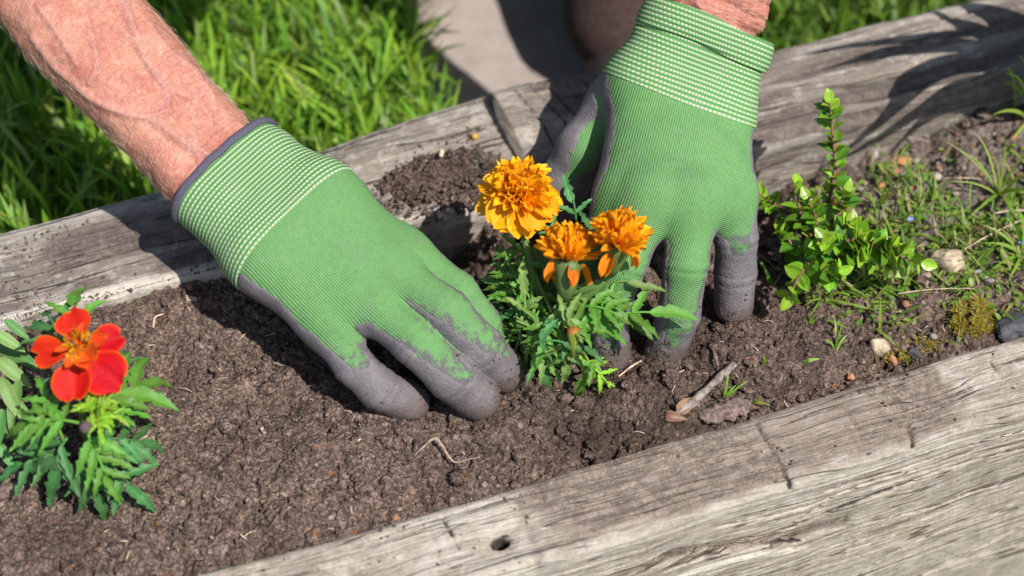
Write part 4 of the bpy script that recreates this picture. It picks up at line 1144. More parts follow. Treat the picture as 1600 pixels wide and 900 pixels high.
    cloth('hair', [(head + hup * 0.035 - hf * 0.02, head - hf * 0.035, 0.083, 0.078)], M['hairm'], 0.02, 0.006)
    # gloves
    build_glove(hl, root, 0.36, 'green knitted glove with grey trimmed cuff and grey dipped fingers',
                [0.35, 0.10, 0.10, 0.0, 0.2], [1.15, 1.0, 0.95, 0.62, 0.9], 1.15, False)
    build_glove(hr, root, 0.42, 'green knitted glove with turned-down cuff, fingers spread into the soil',
                [0.35, 0.35, 0.35, 0.05, -0.55], [1.0, 1.0, 0.95, 0.5, 0.75], 1.15, True)
    # fine fair hairs on the forearm
    rng = np.random.default_rng(8)
    m = seen & (np.linalg.norm(v - aL, axis=1) > 0.012) & (s < -0.006)
    idx = rng.choice(np.where(m)[0], 2200); P = v[idx]; Nn = nr[idx]
    fl_dir = hl.ax + 0.9 * hl.ac * np.sign((P - aL) @ hl.ac)[:, None] * rng.uniform(0, 1, (len(P), 1)) + rng.normal(0, 0.25, (len(P), 3))
    tg = fl_dir - Nn * (fl_dir * Nn).sum(1)[:, None]; tg /= np.linalg.norm(tg, axis=1)[:, None]
    L = rng.uniform(0.004, 0.010, len(P))[:, None]; side = np.cross(tg, Nn); w = 0.00004
    a0 = P; a1 = P + tg * L * 0.5 + Nn * L * 0.16; a2 = P + tg * L + Nn * L * 0.15
    V = np.stack([a0 - side * w, a0 + side * w, a0 + Nn * w * 1.6, a1 - side * w, a1 + side * w, a1 + Nn * w * 1.6, a2], 1)
    fi = np.array([(0, 1, 4), (0, 4, 3), (1, 2, 5), (1, 5, 4), (2, 0, 3), (2, 3, 5), (3, 4, 6), (4, 5, 6), (5, 3, 6)])
    F = (fi[None] + (np.arange(len(P)) * 7)[:, None, None]).reshape(-1, 3)
    put('arm_hair', mesh_np('arm_hair', shift(V.reshape(-1, 3), org), F, plain('fair_hair', (0.62, 0.5, 0.38), 0.5, 0.4)), root, T0, kind='stuff')

build_person()

# ------------------------------------------------------------------ plant pieces (shared meshes)
def leaflet_mesh(seed, teeth=4, wid=0.28, bend=0.18, fold=0.3, depth=0.55):
    """serrated lance leaf, unit length along +Y, five vertices across"""
    rng = np.random.default_rng(seed); n = 19; t = np.linspace(0, 1, n)
    w = wid * 0.5 * (np.sin(math.pi * np.clip(0.06 + 0.94 * t ** 0.85, 0, 1)) ** 0.8); w[-1] = 0.002
    saw = (t * teeth + rng.uniform(0, 1)) % 1.0; saw2 = (t * teeth + rng.uniform(0, 1)) % 1.0
    wl = w * (1 - depth * saw * sst(0.12, 0.3, t)); wr = w * (1 - depth * saw2 * sst(0.12, 0.3, t))
    z0 = -bend * t ** 2 + 0.02 * np.sin(t * 9 + seed)
    rows = []
    for i in range(n):
        side = 0.05 * math.sin(t[i] * 3 + seed)
        rows += [(side - wl[i], t[i] + 0.02, z0[i] + fold * wl[i] + 0.012 * math.sin(t[i] * 21 + seed)), (side - wl[i] * 0.5, t[i], z0[i] + fold * wl[i] * 0.62), (side, t[i], z0[i]), (side + wr[i] * 0.5, t[i], z0[i] + fold * wr[i] * 0.62), (side + wr[i], t[i] + 0.02, z0[i] + fold * wr[i] + 0.012 * math.sin(t[i] * 19 - seed))]
    f = [(i * 5 + j, i * 5 + j + 1, i * 5 + j + 6, i * 5 + j + 5) for i in range(n - 1) for j in range(4)]
    c = np.ones((n * 5, 3)); c[2::5] *= np.array([1.35, 1.22, 1.25])
    return np.array(rows), np.array(f), c

LEAFCOL = dict(blue=(0.062, 0.20, 0.055), mid=(0.11, 0.275, 0.035), fresh=(0.24, 0.43, 0.03), wilt=(0.155, 0.265, 0.06), pale=(0.20, 0.33, 0.085))
LEAFLETS = {}
for cn, cc in LEAFCOL.items():
    for k in range(4):
        v_, f_, c_ = leaflet_mesh(k + 1, 3 + k % 2, 0.29 + 0.03 * k, 0.10 + 0.09 * (k % 3) + (0.25 if cn == 'wilt' else 0), 0.35)
        LEAFLETS[cn, k] = mesh_np('leaflet', v_, f_, M['leaf'], colors=c_ * np.array(cc))

def petal_mesh(seed, wid, cup, ruffle, droop, cols, n=8, m=7, tip=0.35, notch=0.0, endw=0.92):
    """petal, unit length along +Y: narrow claw, broad blade; cols = (base, middle, rim)"""
    rng = np.random.default_rng(seed); t = np.linspace(0, 1, n); t = np.where(t > 0.99, 1.0, t * 0.97 / t[-2]); s = np.linspace(-1, 1, m); s = np.sign(s) * np.minimum(np.abs(s) * 0.93 / s[-2], 1.0)
    T, S = np.meshgrid(t, s, indexing='ij')
    w = wid * 0.5 * (0.16 + 0.84 * sst(0.0, 0.62, T)) * np.sqrt(np.clip(1 - np.clip((T - (1 - tip)) / tip, 0, 1) ** 2 * endw, 0.0, 1))
    ph = rng.uniform(0, 6, 4)
    x = w * S; y = T + 0.06 * np.sin(S * 3 + ph[0]) * T - notch * np.exp(-(S / 0.25) ** 2) * T ** 6 + ruffle * 0.5 * np.sin(S * 7 + ph[2]) * T ** 3
    z = cup * w * S ** 2 * 2 - droop * T ** 2 + ruffle * np.sin(S * 5.5 + ph[1]) * T ** 2 + ruffle * 0.6 * np.sin(T * 9 + ph[3]) * S
    v = np.stack([x, y, z], -1).reshape(-1, 3); i = np.arange(n * m).reshape(n, m)
    f = np.stack([i[:-1, :-1], i[:-1, 1:], i[1:, 1:], i[1:, :-1]], -1).reshape(-1, 4)
    a, b, c = [np.array(q) for q in cols]
    e = np.maximum(np.abs(S) ** 24, sst(0.965, 1.0, T))[..., None]; tt = sst(0.0, 0.5, T)[..., None]
    st = (0.16 * np.sin(S * 11 + ph[0]) * np.sin(math.pi * T) + 0.10 * np.sin(S * 23 + ph[1]))[..., None]
    col = (a * (1 - tt) + b * tt) * (1 - e) + c * e
    return v, f, np.clip(col * (1 + st), 0, 1).reshape(-1, 3)

def petal_set(name, k, wid, cup, ruffle, droop, cols, **kw):
    out = []
    for i in range(k):
        v, f, c = petal_mesh(i * 7 + int(wid * 100), wid, cup * (0.7 + 0.3 * i), ruffle, droop * (0.6 + 0.35 * i), cols, **kw)
        out.append(mesh_np(name, v, f, M['petal'], colors=c))
    return out

RED = ((0.72, 0.07, 0.006), (0.66, 0.022, 0.006), (0.85, 0.20, 0.01)); REDIN = ((0.78, 0.12, 0.008), (0.74, 0.06, 0.01), (0.88, 0.30, 0.012))
ORA = ((0.96, 0.37, 0.004), (0.99, 0.47, 0.008), (0.99, 0.54, 0.018)); ORB = ((0.92, 0.28, 0.004), (0.97, 0.385, 0.006), (0.98, 0.48, 0.015)); ORW = ((0.85, 0.32, 0.006), (0.84, 0.23, 0.008), (0.9, 0.34, 0.012))
P_RED = petal_set('petal', 3, 1.12, 0.16, 0.05, 0.10, RED, n=14, m=11, tip=0.30, endw=0.80, notch=0.03)
P_REDIN = petal_set('petal', 3, 0.85, 0.30, 0.03, 0.0, REDIN, tip=0.45)
P_SKIRT = petal_set('petal', 3, 0.86, 0.15, 0.03, 0.35, ORA, n=9, m=9, tip=0.25, notch=0.07)
P_MID = petal_set('petal', 4, 0.36, 0.6, 0.06, -0.12, ORA, tip=0.3, notch=0.07)
P_SMALL = petal_set('petal', 4, 0.27, 0.7, 0.06, -0.2, ORB, tip=0.35)
P_WILT = petal_set('petal', 3, 0.48, 0.7, 0.11, 0.5, ORW, n=11, m=9, tip=0.15, notch=0.10)

def ring_frame(axis):
    a = Vector(axis).normalized(); x = a.orthogonal().normalized(); y = a.cross(x); return a, x, y

def leaf_on(plant, base, tip, col='mid', pairs=3, ll=0.018, sag=0.004, seed=0, end=1.25, up=(0, -0.25, 1), rise=0.35, k0=None, dark=None):
    """pinnate leaf: a rachis carrying pairs of serrated leaflets and one at the end"""
    rng = np.random.default_rng(seed + 900)
    base = np.asarray(base, float); tip = np.asarray(tip, float); L = np.linalg.norm(tip - base)
    mid = (base + tip) / 2 + np.array([0, 0, sag + L * rise * 0.3])
    pts = bez(base, mid, tip, 9)
    v, f = tube(pts, np.linspace(0.0009, 0.00055, 9), 5)
    lf = put('leaf', mesh_np('leaf', shift(v, base), f, M['leaf'], colors=np.tile(np.array(LEAFCOL[col]) * 1.35, (len(v), 1))), plant, Matrix.Translation(Vector(base)))
    tg = np.gradient(pts, axis=0)
    upv = Vector(up)
    for i in range(pairs):
        s = 0.28 + 0.66 * i / max(1, pairs - 0.4); q = min(s * 8, 7.99); a = int(q); p = pts[a] + (pts[a + 1] - pts[a]) * (q - a); t = Vector(tg[a]).normalized()
        side = t.cross(upv).normalized(); sc = ll * (0.68 + 0.5 * math.sin(math.pi * (0.2 + 0.65 * s))) * rng.uniform(0.85, 1.12)
        for sg in (-1, 1):
            d = t * rng.uniform(0.55, 0.95) + side * sg * rng.uniform(0.75, 1.0) + upv * rng.uniform(-0.15, 0.2)
            k = rng.integers(0, 4)
            put('leaflet', LEAFLETS[col, k], lf, basis(p, d, upv + side * sg * rng.uniform(-0.3, 0.1), sc, sc * rng.uniform(0.85, 1.15)))
    t = Vector(tg[-1]).normalized()
    put('leaflet', LEAFLETS[col, int(rng.integers(0, 4))], lf, basis(pts[-1] - np.array(t) * ll * 0.12, t + upv * rng.uniform(-0.1, 0.1), upv, ll * end))
    return lf

def single_leaf(plant, mesh, base, tip, up=(0, -0.3, 1), width=1.0):
    d = Vector(tip) - Vector(base); return put('leaf', mesh, plant, basis(base, d, Vector(up), d.length, d.length * width))

def stem_on(plant, pts, r0, r1, col, mat='leaf', name='stem'):
    pts = spline(pts, 14); v, f = tube(pts, np.linspace(r0, r1, 14), 8)
    o = np.asarray(pts[0])
    return put(name, mesh_np(name, shift(v, o), f, M[mat], colors=np.tile(np.array(col), (len(v), 1))), plant, Matrix.Translation(Vector(o)))

def cup_mesh(p0, p1, prof, col, n=12):
    """calyx: lathe from p0 to p1 with (fraction, radius) profile"""
    pts = np.array([np.asarray(p0) + (np.asarray(p1) - np.asarray(p0)) * a for a, _ in prof]); v, f = tube(pts, np.array([r for _, r in prof]), n)
    an = np.arange(n) / n * 2 * math.pi
    c = np.tile(np.array(col), (len(v), 1)) * (1 + 0.18 * np.cos(np.tile(an, len(prof)) * 5))[:, None]
    return v, f, c

# ------------------------------------------------------------------ red marigold at the left
def build_red():
    base = ground_pt(140, 715)
    pl = empty('marigold_plant', base, 'red single marigold in flower with dark feathery leaves, at the left edge', 'plant', 'marigolds planted in the bed')
    c = W(126, 545, 0.082); n = unit([0.03, -0.52, 0.85])
    stem_on(pl, [base, W(128, 640, 0.04), c - n * 0.012], 0.0022, 0.0016, (0.16, 0.27, 0.06))
    v, f, cc = cup_mesh(c - n * 0.018, c - n * 0.0045, [(0, 0.002), (0.3, 0.0042), (0.8, 0.0052), (1, 0.0048)], (0.13, 0.24, 0.05))
    cc[-12:] = np.array((0.75, 0.22, 0.01)); cc[-24:-12] = np.array((0.6, 0.2, 0.01))
    fh = put('flower_head', mesh_np('flower_head', shift(v, c), f, M['leaf'], colors=cc), pl, Matrix.Translation(Vector(c)))
    def petal(px, py, z, meshes, k, wscale=1.0, lift=0.0, cin=0.0025):
        if meshes is P_REDIN: cin = 0.0066
        tip = W(px, py, z); d = unit(tip - c); st = c + d * cin + n * lift; vec = tip - st
        put('petal', meshes[k], fh, basis(st, vec, Vector(n), np.linalg.norm(vec), np.linalg.norm(vec) * wscale))
    petal(109, 484, 0.090, P_RED, 0, 0.86); petal(52, 553, 0.079, P_RED, 1, 0.68); petal(108, 624, 0.072, P_RED, 2, 0.74)
    petal(187, 604, 0.074, P_RED, 0, 0.82); petal(191, 524, 0.086, P_RED, 1, 0.72, -0.001)
    petal(131, 505, 0.094, P_REDIN, 0, 0.80, 0.003); petal(168, 525, 0.094, P_REDIN, 1, 0.86, 0.003); petal(86, 548, 0.089, P_REDIN, 2, 0.62, 0.003)
    petal(104, 574, 0.086, P_REDIN, 0, 0.85, 0.003); petal(138, 574, 0.090, P_REDIN, 1, 0.9, 0.004); petal(150, 562, 0.093, P_REDIN, 2, 1.1, 0.004)
    rng = np.random.default_rng(3); a, x, y = ring_frame(n)
    yel = petal_set('floret', 2, 0.42, 0.5, 0.06, -0.2, ((0.75, 0.28, 0.004), (0.9, 0.46, 0.01), (0.92, 0.55, 0.02)), n=5, m=4)
    for i in range(64):
        r = 0.0064 * math.sqrt(rng.uniform()); an = rng.uniform(0, 6.28); p = c + (np.array(x) * math.cos(an) + np.array(y) * math.sin(an)) * r * 0.9 + n * 0.003
        put('floret', yel[i % 2], fh, basis(p, Vector(n) + (x * math.cos(an) + y * math.sin(an)) * (0.2 + 80 * r), x, rng.uniform(0.0045, 0.0075)))
    L = lambda px, py, z: W(px, py, z)
    leaf_on(pl, L(134, 672, .052), L(168, 748, .034), 'mid', 4, 0.0165, seed=1, end=1.15)
    leaf_on(pl, L(105, 684, .045), L(85, 735, .030), 'blue', 2, 0.020, seed=2, end=1.35)
    leaf_on(pl, L(140, 645, .052), L(226, 602, .050), 'mid', 3, 0.0235, seed=3, end=1.05)
    leaf_on(pl, L(116, 515, .064), L(118, 474, .068), 'mid', 1, 0.0185, seed=4, end=1.5)
    leaf_on(pl, L(96, 530, .060), L(74, 492, .060), 'blue', 1, 0.016, seed=5, end=1.2)
    leaf_on(pl, L(100, 545, .054), L(66, 510, .052), 'blue', 1, 0.016, seed=6, end=1.2)
    leaf_on(pl, L(124, 661, .056), L(40, 664, .050), 'mid', 4, 0.0165, seed=7)
    leaf_on(pl, L(100, 690, .046), L(70, 618, .058), 'mid', 3, 0.015, seed=8)
    leaf_on(pl, L(150, 690, .040), L(222, 692, .030), 'blue', 3, 0.017, seed=9)
    leaf_on(pl, L(150, 710, .034), L(205, 760, .020), 'blue', 2, 0.019, seed=10)
    leaf_on(pl, L(140, 715, .028), L(152, 775, .014), 'blue', 2, 0.018, seed=11)
    leaf_on(pl, L(175, 628, .046), L(190, 565, .050), 'blue', 2, 0.014, seed=12)
    leaf_on(pl, L(110, 710, .030), L(32, 730, .022), 'blue', 2, 0.019, seed=13)
    leaf_on(pl, L(160, 650, .045), L(190, 640, .05), 'mid', 2, 0.015, seed=14)
    leaf_on(pl, L(130, 640, .05), L(110, 590, .055), 'blue', 2, 0.015, seed=15)
    leaf_on(pl, L(92, 720, .026), L(60, 690, .030), 'blue', 3, 0.016, seed=16)
    rr = np.random.default_rng(77)
    for i in range(9):
        a0 = rr.uniform(0, 6.28); r = rr.uniform(12, 34)
        leaf_on(pl, L(148 + 4 * math.cos(a0), 650, .056), L(148 + r * 1.2 * math.cos(a0), 648 - r * 0.9 * math.sin(a0), rr.uniform(.060, .072)), 'fresh', 3, 0.0075, seed=30 + i)
    b0 = L(134, 668, .066); nb = unit([0, -0.6, 0.8])
    v, f, cc = cup_mesh(b0 - nb * 0.006, b0 + nb * 0.0015, [(0, 0.0015), (0.4, 0.0031), (0.85, 0.0033), (1, 0.0018)], (1, 1, 1), 10)
    put('bud', mesh_np('bud', shift(v, b0), f, M['bud']), pl, Matrix.Translation(Vector(b0)))
    stem_on(pl, [L(140, 690, .03), b0 - nb * 0.005], 0.0012, 0.001, (0.16, 0.27, 0.06))

def smooth_leaf_mesh(seed, wid, bend, col, mat, fold=0.2, n=9):
    t = np.linspace(0, 1, n); w = wid * 0.5 * np.sin(math.pi * np.clip(0.05 + 0.95 * t ** 0.8, 0, 1)) ** 0.75; w[-1] = 0.003
    z = -bend * t ** 2 + 0.015 * np.sin(t * 7 + seed)
    rows = []
    for i in range(n):
        rows += [(-w[i], t[i], z[i] + fold * w[i]), (-w[i] * 0.5, t[i], z[i] + fold * w[i] * 0.6), (0, t[i], z[i]), (w[i] * 0.5, t[i], z[i] + fold * w[i] * 0.6), (w[i], t[i], z[i] + fold * w[i])]
    f = np.array([(i * 5 + j, i * 5 + j + 1, i * 5 + j + 6, i * 5 + j + 5) for i in range(n - 1) for j in range(4)])
    c = np.ones((n * 5, 3)) * np.array(col); c[2::5] *= 1.22
    c[0::5] *= np.array([1.12, 1.05, 1.0]); c[4::5] *= np.array([1.12, 1.05, 1.0])
    return mesh_np('leaf', np.array(rows), f, M[mat], colors=c)

def build_broad():
    base = ground_pt(-14, 660)
    pl = empty('leafy_plant', base, 'pale broad-leaved seedling cut by the left picture edge, beside the red marigold', 'plant')
    ms = [smooth_leaf_mesh(i, 0.30, 0.3, c, 'leaf', 0.3) for i, c in enumerate([(0.19, 0.34, 0.09), (0.14, 0.30, 0.07), (0.09, 0.23, 0.06)])]
    for k, (a, b, m, w) in enumerate([((-6, 560, .045), (46, 600, .038), 0, 1.2), ((-10, 520, .05), (38, 545, .045), 0, 1.2), ((2, 590, .045), (30, 655, .036), 0, 1.0), ((30, 595, .04), (10, 668, .034), 1, .9), ((8, 500, .035), (46, 528, .03), 2, 1.1), ((-8, 640, .03), (30, 690, .022), 2, 1.0),
                                   ((-10, 600, .035), (20, 625, .03), 1, 1.0), ((5, 640, .03), (-20, 720, .02), 2, 1.0), ((0, 660, .02), (48, 700, .014), 2, 1.0), ((-4, 540, .03), (60, 570, .03), 2, 1.0), ((-5, 690, .02), (24, 735, .012), 2, 1.0), ((0, 610, .03), (44, 640, .026), 1, 0.9)]):
        single_leaf(pl, ms[m], W(*a), W(*b), width=w)
    stem_on(pl, [base, W(0, 600, .04)], 0.002, 0.0013, (0.16, 0.24, 0.08))

# ------------------------------------------------------------------ orange marigold in the middle
def flower(pl, c, axis, rings, cal=None, stem=None, seed=0, colour=None):
    rng = np.random.default_rng(seed); a, x, y = ring_frame(axis); an = np.array(a)
    if cal is None: cal = (0.012, 0.0055)
    v, f, cc = cup_mesh(c - an * cal[0], c + an * 0.001, [(0, 0.0022), (0.35, cal[1] * 0.75), (0.8, cal[1]), (1, cal[1] * 0.92)], colour or (0.15, 0.26, 0.06))
    fh = put('flower_head', mesh_np('flower_head', shift(v, c), f, M['leaf'], colors=cc), pl, Matrix.Translation(Vector(c)))
    for elev, cnt, ln, meshes, off, jit in rings:
        ln = ln * 0.93
        ph = rng.uniform(0, 6.28)
        for i in range(cnt):
            w = ph + (i + rng.uniform(-0.28, 0.28)) / cnt * 2 * math.pi; e = math.radians(elev + rng.uniform(-jit, jit))
            rad = x * math.cos(w) + y * math.sin(w); d = a * math.cos(e) + rad * math.sin(e); nn = a * math.sin(e) - rad * math.cos(e)
            nn = nn + (x * rng.uniform(-0.3, 0.3) + y * rng.uniform(-0.3, 0.3))
            st = c + np.array(rad) * off * math.sin(e) + an * off * 0.5 * math.cos(e); l = ln * rng.uniform(0.85, 1.1)
            put('petal', meshes[int(rng.integers(0, len(meshes)))], fh, basis(st, d, nn, l, l * rng.uniform(0.85, 1.15)))
    return fh

def build_orange():
    base = ground_pt(880, 575)
    pl = empty('marigold_plant', base, 'orange double marigold with three blooms being planted between the two gloves', 'plant', 'marigolds planted in the bed')
    c1 = W(813, 303, 0.086); a1 = unit([0.03, -0.18, 1.0])
    flower(pl, c1, a1, [(104, 8, 0.0225, P_SKIRT, 0.003, 9), (86, 8, 0.0200, P_SKIRT, 0.003, 6), (73, 20, 0.0176, P_MID, 0.004, 8), (60, 22, 0.0170, P_MID, 0.004, 8), (46, 22, 0.0165, P_MID, 0.004, 8), (32, 18, 0.0168, P_MID, 0.004, 8), (18, 12, 0.0164, P_MID, 0.003, 8), (5, 5, 0.016, P_MID, 0.003, 6)], (0.016, 0.0065), seed=1)
    stem_on(pl, [base, W(845, 470, 0.032), W(822, 380, 0.066), c1 - np.array(a1) * 0.014], 0.0026, 0.0019, (0.15, 0.27, 0.06))
    c2 = W(887, 405, 0.074); a2 = unit([0.03, 0.48, 0.88])
    flower(pl, c2, a2, [(115, 5, 0.0155, P_WILT, 0.003, 14), (78, 20, 0.0155, P_SMALL, 0.003, 9), (62, 24, 0.0165, P_SMALL, 0.004, 9), (46, 24, 0.017, P_SMALL, 0.004, 9), (30, 20, 0.0175, P_SMALL, 0.004, 9), (12, 12, 0.0175, P_SMALL, 0.003, 9)], (0.024, 0.0078), seed=2, colour=(0.17, 0.29, 0.085))
    stem_on(pl, [base, W(868, 520, 0.028), c2 - np.array(a2) * 0.022], 0.0022, 0.0023, (0.14, 0.27, 0.075))
    c3 = W(966, 382, 0.090); a3 = unit([0.20, 0.26, 0.94])
    flower(pl, c3, a3, [(118, 3, 0.0155, P_WILT, 0.003, 14), (80, 20, 0.0145, P_SMALL, 0.003, 9), (63, 24, 0.0155, P_SMALL, 0.004, 9), (46, 24, 0.0165, P_SMALL, 0.004, 9), (30, 20, 0.0175, P_SMALL, 0.004, 9), (12, 12, 0.018, P_SMALL, 0.003, 9)], (0.020, 0.007), seed=5)
    stem_on(pl, [base, W(915, 500, 0.03), W(945, 440, 0.058), c3 - np.array(a3) * 0.018], 0.0022, 0.0018, (0.14, 0.27, 0.075))
    L = W; k = 100
    named = [((905, 512, .040), (1022, 488, .056), 'mid', 2, .0185, 1.45), ((900, 345, .066), (895, 312, .078), 'blue', 1, .0120, 1.45), ((870, 372, .058), (848, 352, .064), 'blue', 1, .010, 1.4),
             ((925, 470, .05), (985, 498, .052), 'mid', 2, .014, 1.3), ((930, 565, .022), (912, 590, .014), 'mid', 1, .013, 1.6), ((905, 480, .05), (965, 492, .055), 'mid', 2, .016, 1.2),
             ((880, 440, .05), (940, 330, .07), 'blue', 2, .011, 1.2), ((830, 470, .036), (790, 420, .04), 'mid', 2, .0135, 1.3), ((825, 480, .034), (795, 455, .036), 'mid', 2, .0145, 1.3),
             ((820, 500, .03), (820, 455, .05), 'pale', 1, .0135, 1.5), ((835, 400, .045), (800, 392, .05), 'mid', 2, .0125, 1.1), ((815, 520, .02), (800, 570, .004), 'wilt', 2, .0135, 1.2),
             ((860, 520, .03), (855, 525, .03), 'mid', 1, .0165, 1.2), ((870, 500, .04), (848, 538, .036), 'mid', 2, .0145, 1.3), ((900, 540, .03), (930, 585, .012), 'fresh', 2, .011, 1.2), ((905, 560, .02), (950, 600, .008), 'fresh', 2, .010, 1.2),
             ((935, 455, .05), (985, 440, .062), 'wilt', 1, .014, 1.5), ((880, 470, .045), (905, 455, .05), 'pale', 1, .014, 1.6), ((850, 470, .036), (830, 520, .03), 'mid', 2, .0135, 1.2)]
    named += [((815, 470, .036), (772, 440, .034), 'mid', 2, .0125, 1.3), ((812, 450, .04), (790, 402, .044), 'mid', 1, .013, 1.4), ((815, 490, .03), (775, 490, .024), 'blue', 2, .0125, 1.3), ((820, 510, .024), (782, 530, .012), 'mid', 2, .012, 1.3), ((835, 430, .045), (825, 400, .055), 'mid', 1, .012, 1.4), ((860, 430, .05), (850, 405, .058), 'blue', 1, .012, 1.3)]
    for a, b, col, pr, ll, en in named:
        k += 1; leaf_on(pl, L(*a), L(*b), col, pr, ll, seed=k, end=en)
    rr = np.random.default_rng(12)
    for i in range(46):
        an = rr.uniform(0, 6.28); r0 = rr.uniform(4, 30); r1 = r0 + rr.uniform(18, 62); z0 = rr.uniform(.012, .045)
        cx, cy = 852 + rr.uniform(-50, 40), 500 + rr.uniform(-70, 40)
        a = L(cx + r0 * math.cos(an), cy + r0 * math.sin(an) * .8, z0); b = L(cx + r1 * math.cos(an), cy + r1 * math.sin(an) * .8, max(.004, z0 + rr.uniform(-.022, .015)))
        leaf_on(pl, a, b, ['mid', 'wilt', 'blue', 'mid', 'pale'][int(rr.integers(0, 5))], int(rr.integers(1, 3)), rr.uniform(.010, .016), seed=200 + i, end=1.3)
    for i in range(16):                                     # many thin upright leaf stalks
        an = rr.uniform(0, 6.28); q = (868 + 62 * math.cos(an), 490 + 62 * math.sin(an)); zz = rr.uniform(.02, .05)
        stem_on(pl, [L(882 + rr.uniform(-6, 6), 565, .002), L((882 + q[0]) / 2 + rr.uniform(-10, 10), (545 + q[1]) / 2, zz * .7), L(q[0], q[1], zz)], 0.0010, 0.0006, (0.20, 0.31, 0.075))
    # curled broad leaf, stems, wilted stalks
    br = smooth_leaf_mesh(9, 0.42, 0.55, (0.12, 0.24, 0.055), 'leaf', 0.4)
    single_leaf(pl, br, L(948, 440, .06), L(893, 478, .052), width=1.0); single_leaf(pl, br, L(940, 446, .056), L(888, 450, .06), width=0.8)
    for pts in ([(880, 570, .004), (830, 520, .02), (782, 500, .018), (776, 455, .03)], [(880, 560, .01), (838, 500, .03), (830, 430, .045)], [(885, 570, .004), (900, 560, .02), (935, 575, .016), (937, 598, .004)], [(880, 560, .01), (870, 505, .035), (845, 450, .045), (836, 425, .05)],
                [(880, 565, .008), (850, 540, .02), (835, 560, .008)], [(885, 560, .01), (930, 515, .035), (1000, 492, .054)], [(870, 560, .008), (820, 540, .02), (803, 475, .03), (790, 430, .036)]):
        stem_on(pl, [L(*p) for p in pts], 0.0014, 0.001, (0.19, 0.30, 0.075))
    b0 = L(896, 522, .05); ab = unit([0.0, .45, .9])
    v, f, cc = cup_mesh(b0 - ab * 0.013, b0 + ab * 0.004, [(0, 0.0011), (0.4, 0.0021), (0.75, 0.0036), (0.93, 0.0034), (1, 0.0018)], (0.30, 0.40, 0.05), 10)
    cc[-20:] = np.array((0.62, 0.25, 0.03))
    put('bud', mesh_np('bud', shift(v, b0), f, M['leaf'], colors=cc), pl, Matrix.Translation(Vector(b0)))

# ------------------------------------------------------------------ small-leaved shrub
def build_shrub():
    base = ground_pt(1268, 425)
    pl = empty('shrub', base, 'small glossy-leaved shrub with upright reddish twig, growing right of the gloves', 'shrub')
    cols = [(0.125, 0.29, 0.02), (0.18, 0.36, 0.022), (0.26, 0.43, 0.03), (0.085, 0.21, 0.022)]
    ms = [smooth_leaf_mesh(i, 0.72, 0.16 + 0.07 * (i % 2), cols[i], 'gloss_leaf', 0.30, 8) for i in range(4)]
    rust = smooth_leaf_mesh(7, 0.7, 0.1, (0.5, 0.13, 0.03), 'gloss_leaf', 0.2, 8)
    rng = np.random.default_rng(21)
    br = [([(1268, 425, 0.0), (1286, 350, .026), (1304, 270, .055), (1300, 200, .078), (1296, 160, .092)], 19, 0.0092), ([(1268, 420, .003), (1248, 350, .03), (1215, 322, .036), (1186, 303, .046)], 9, 0.0085),
          ([(1285, 400, .012), (1275, 400, .03), (1250, 430, .034), (1234, 462, .026)], 8, 0.0105), ([(1275, 400, .01), (1330, 368, .04), (1380, 392, .044), (1440, 410, .040)], 12, 0.0105),
          ([(1270, 415, .006), (1268, 370, .03), (1250, 330, .044), (1246, 290, .05)], 8, 0.0095), ([(1270, 410, .008), (1300, 370, .036), (1330, 350, .05)], 9, 0.009),
          ([(1275, 410, .008), (1290, 385, .04), (1290, 375, .05)], 7, 0.009), ([(1275, 412, .006), (1325, 395, .034), (1345, 400, .038)], 7, 0.009), ([(1266, 415, .006), (1240, 385, .03), (1222, 360, .034)], 7, 0.008), ([(1275, 400, .012), (1310, 330, .046), (1322, 300, .056)], 7, 0.0085)]
    br += [([(1275, 405, .01), (1350, 400, .03), (1395, 420, .028)], 8, 0.0095), ([(1270, 400, .01), (1275, 345, .04), (1262, 312, .05)], 8, 0.009), ([(1268, 410, .008), (1230, 370, .03), (1240, 335, .036)], 8, 0.009), ([(1280, 400, .01), (1310, 380, .046), (1345, 372, .05)], 8, 0.0095), ([(1300, 395, .02), (1360, 385, .042), (1405, 388, .046)], 8, 0.009), ([(1272, 415, .008), (1290, 430, .03), (1310, 425, .034)], 7, 0.0095)]
    for bi, (pts, n, ls) in enumerate(br):
        n = int(n * 1.45)
        P = spline([W(*p) for p in pts], 24); v, f = tube(P, np.linspace(0.0015, 0.0006, 24), 6)
        b = put('branch', mesh_np('branch', shift(v, P[0]), f, M['twigred']), pl, Matrix.Translation(Vector(P[0])))
        tg = np.gradient(P, axis=0)
        for i in range(n):
            s = 0.18 + 0.82 * (i + 0.5) / n; q = int(min(s * 23, 22)); t = Vector(tg[q]).normalized()
            for sg in (-1, 1):
                if rng.uniform() < 0.12 and i < n - 1: continue
                e = i * 2.4 + (math.pi if sg > 0 else 0) + rng.uniform(-0.4, 0.4); o = t.orthogonal().normalized(); o2 = t.cross(o)
                d = t * 0.55 + (o * math.cos(e) + o2 * math.sin(e)) + Vector((0, -0.1, 0.25)); l = ls * 1.1 * rng.uniform(0.8, 1.25) * (0.8 if i > n - 3 else 1.0)
                k = int(rng.choice(4, p=[.34, .32, .16, .18])) if i < n - 2 else 2
                put('leaf', ms[k] if not (bi == 0 and i == 6 and sg > 0) else rust, b, basis(P[q], d, t * 0.9 + Vector((0, -0.25, 0.65)), l, l * rng.uniform(0.85, 1.1)))
        put('leaf', ms[2], b, basis(P[-1], Vector(tg[-1]) , Vector((0.2, -0.7, 0.4)), ls * 0.95))

build_red(); build_broad(); build_orange(); build_shrub()

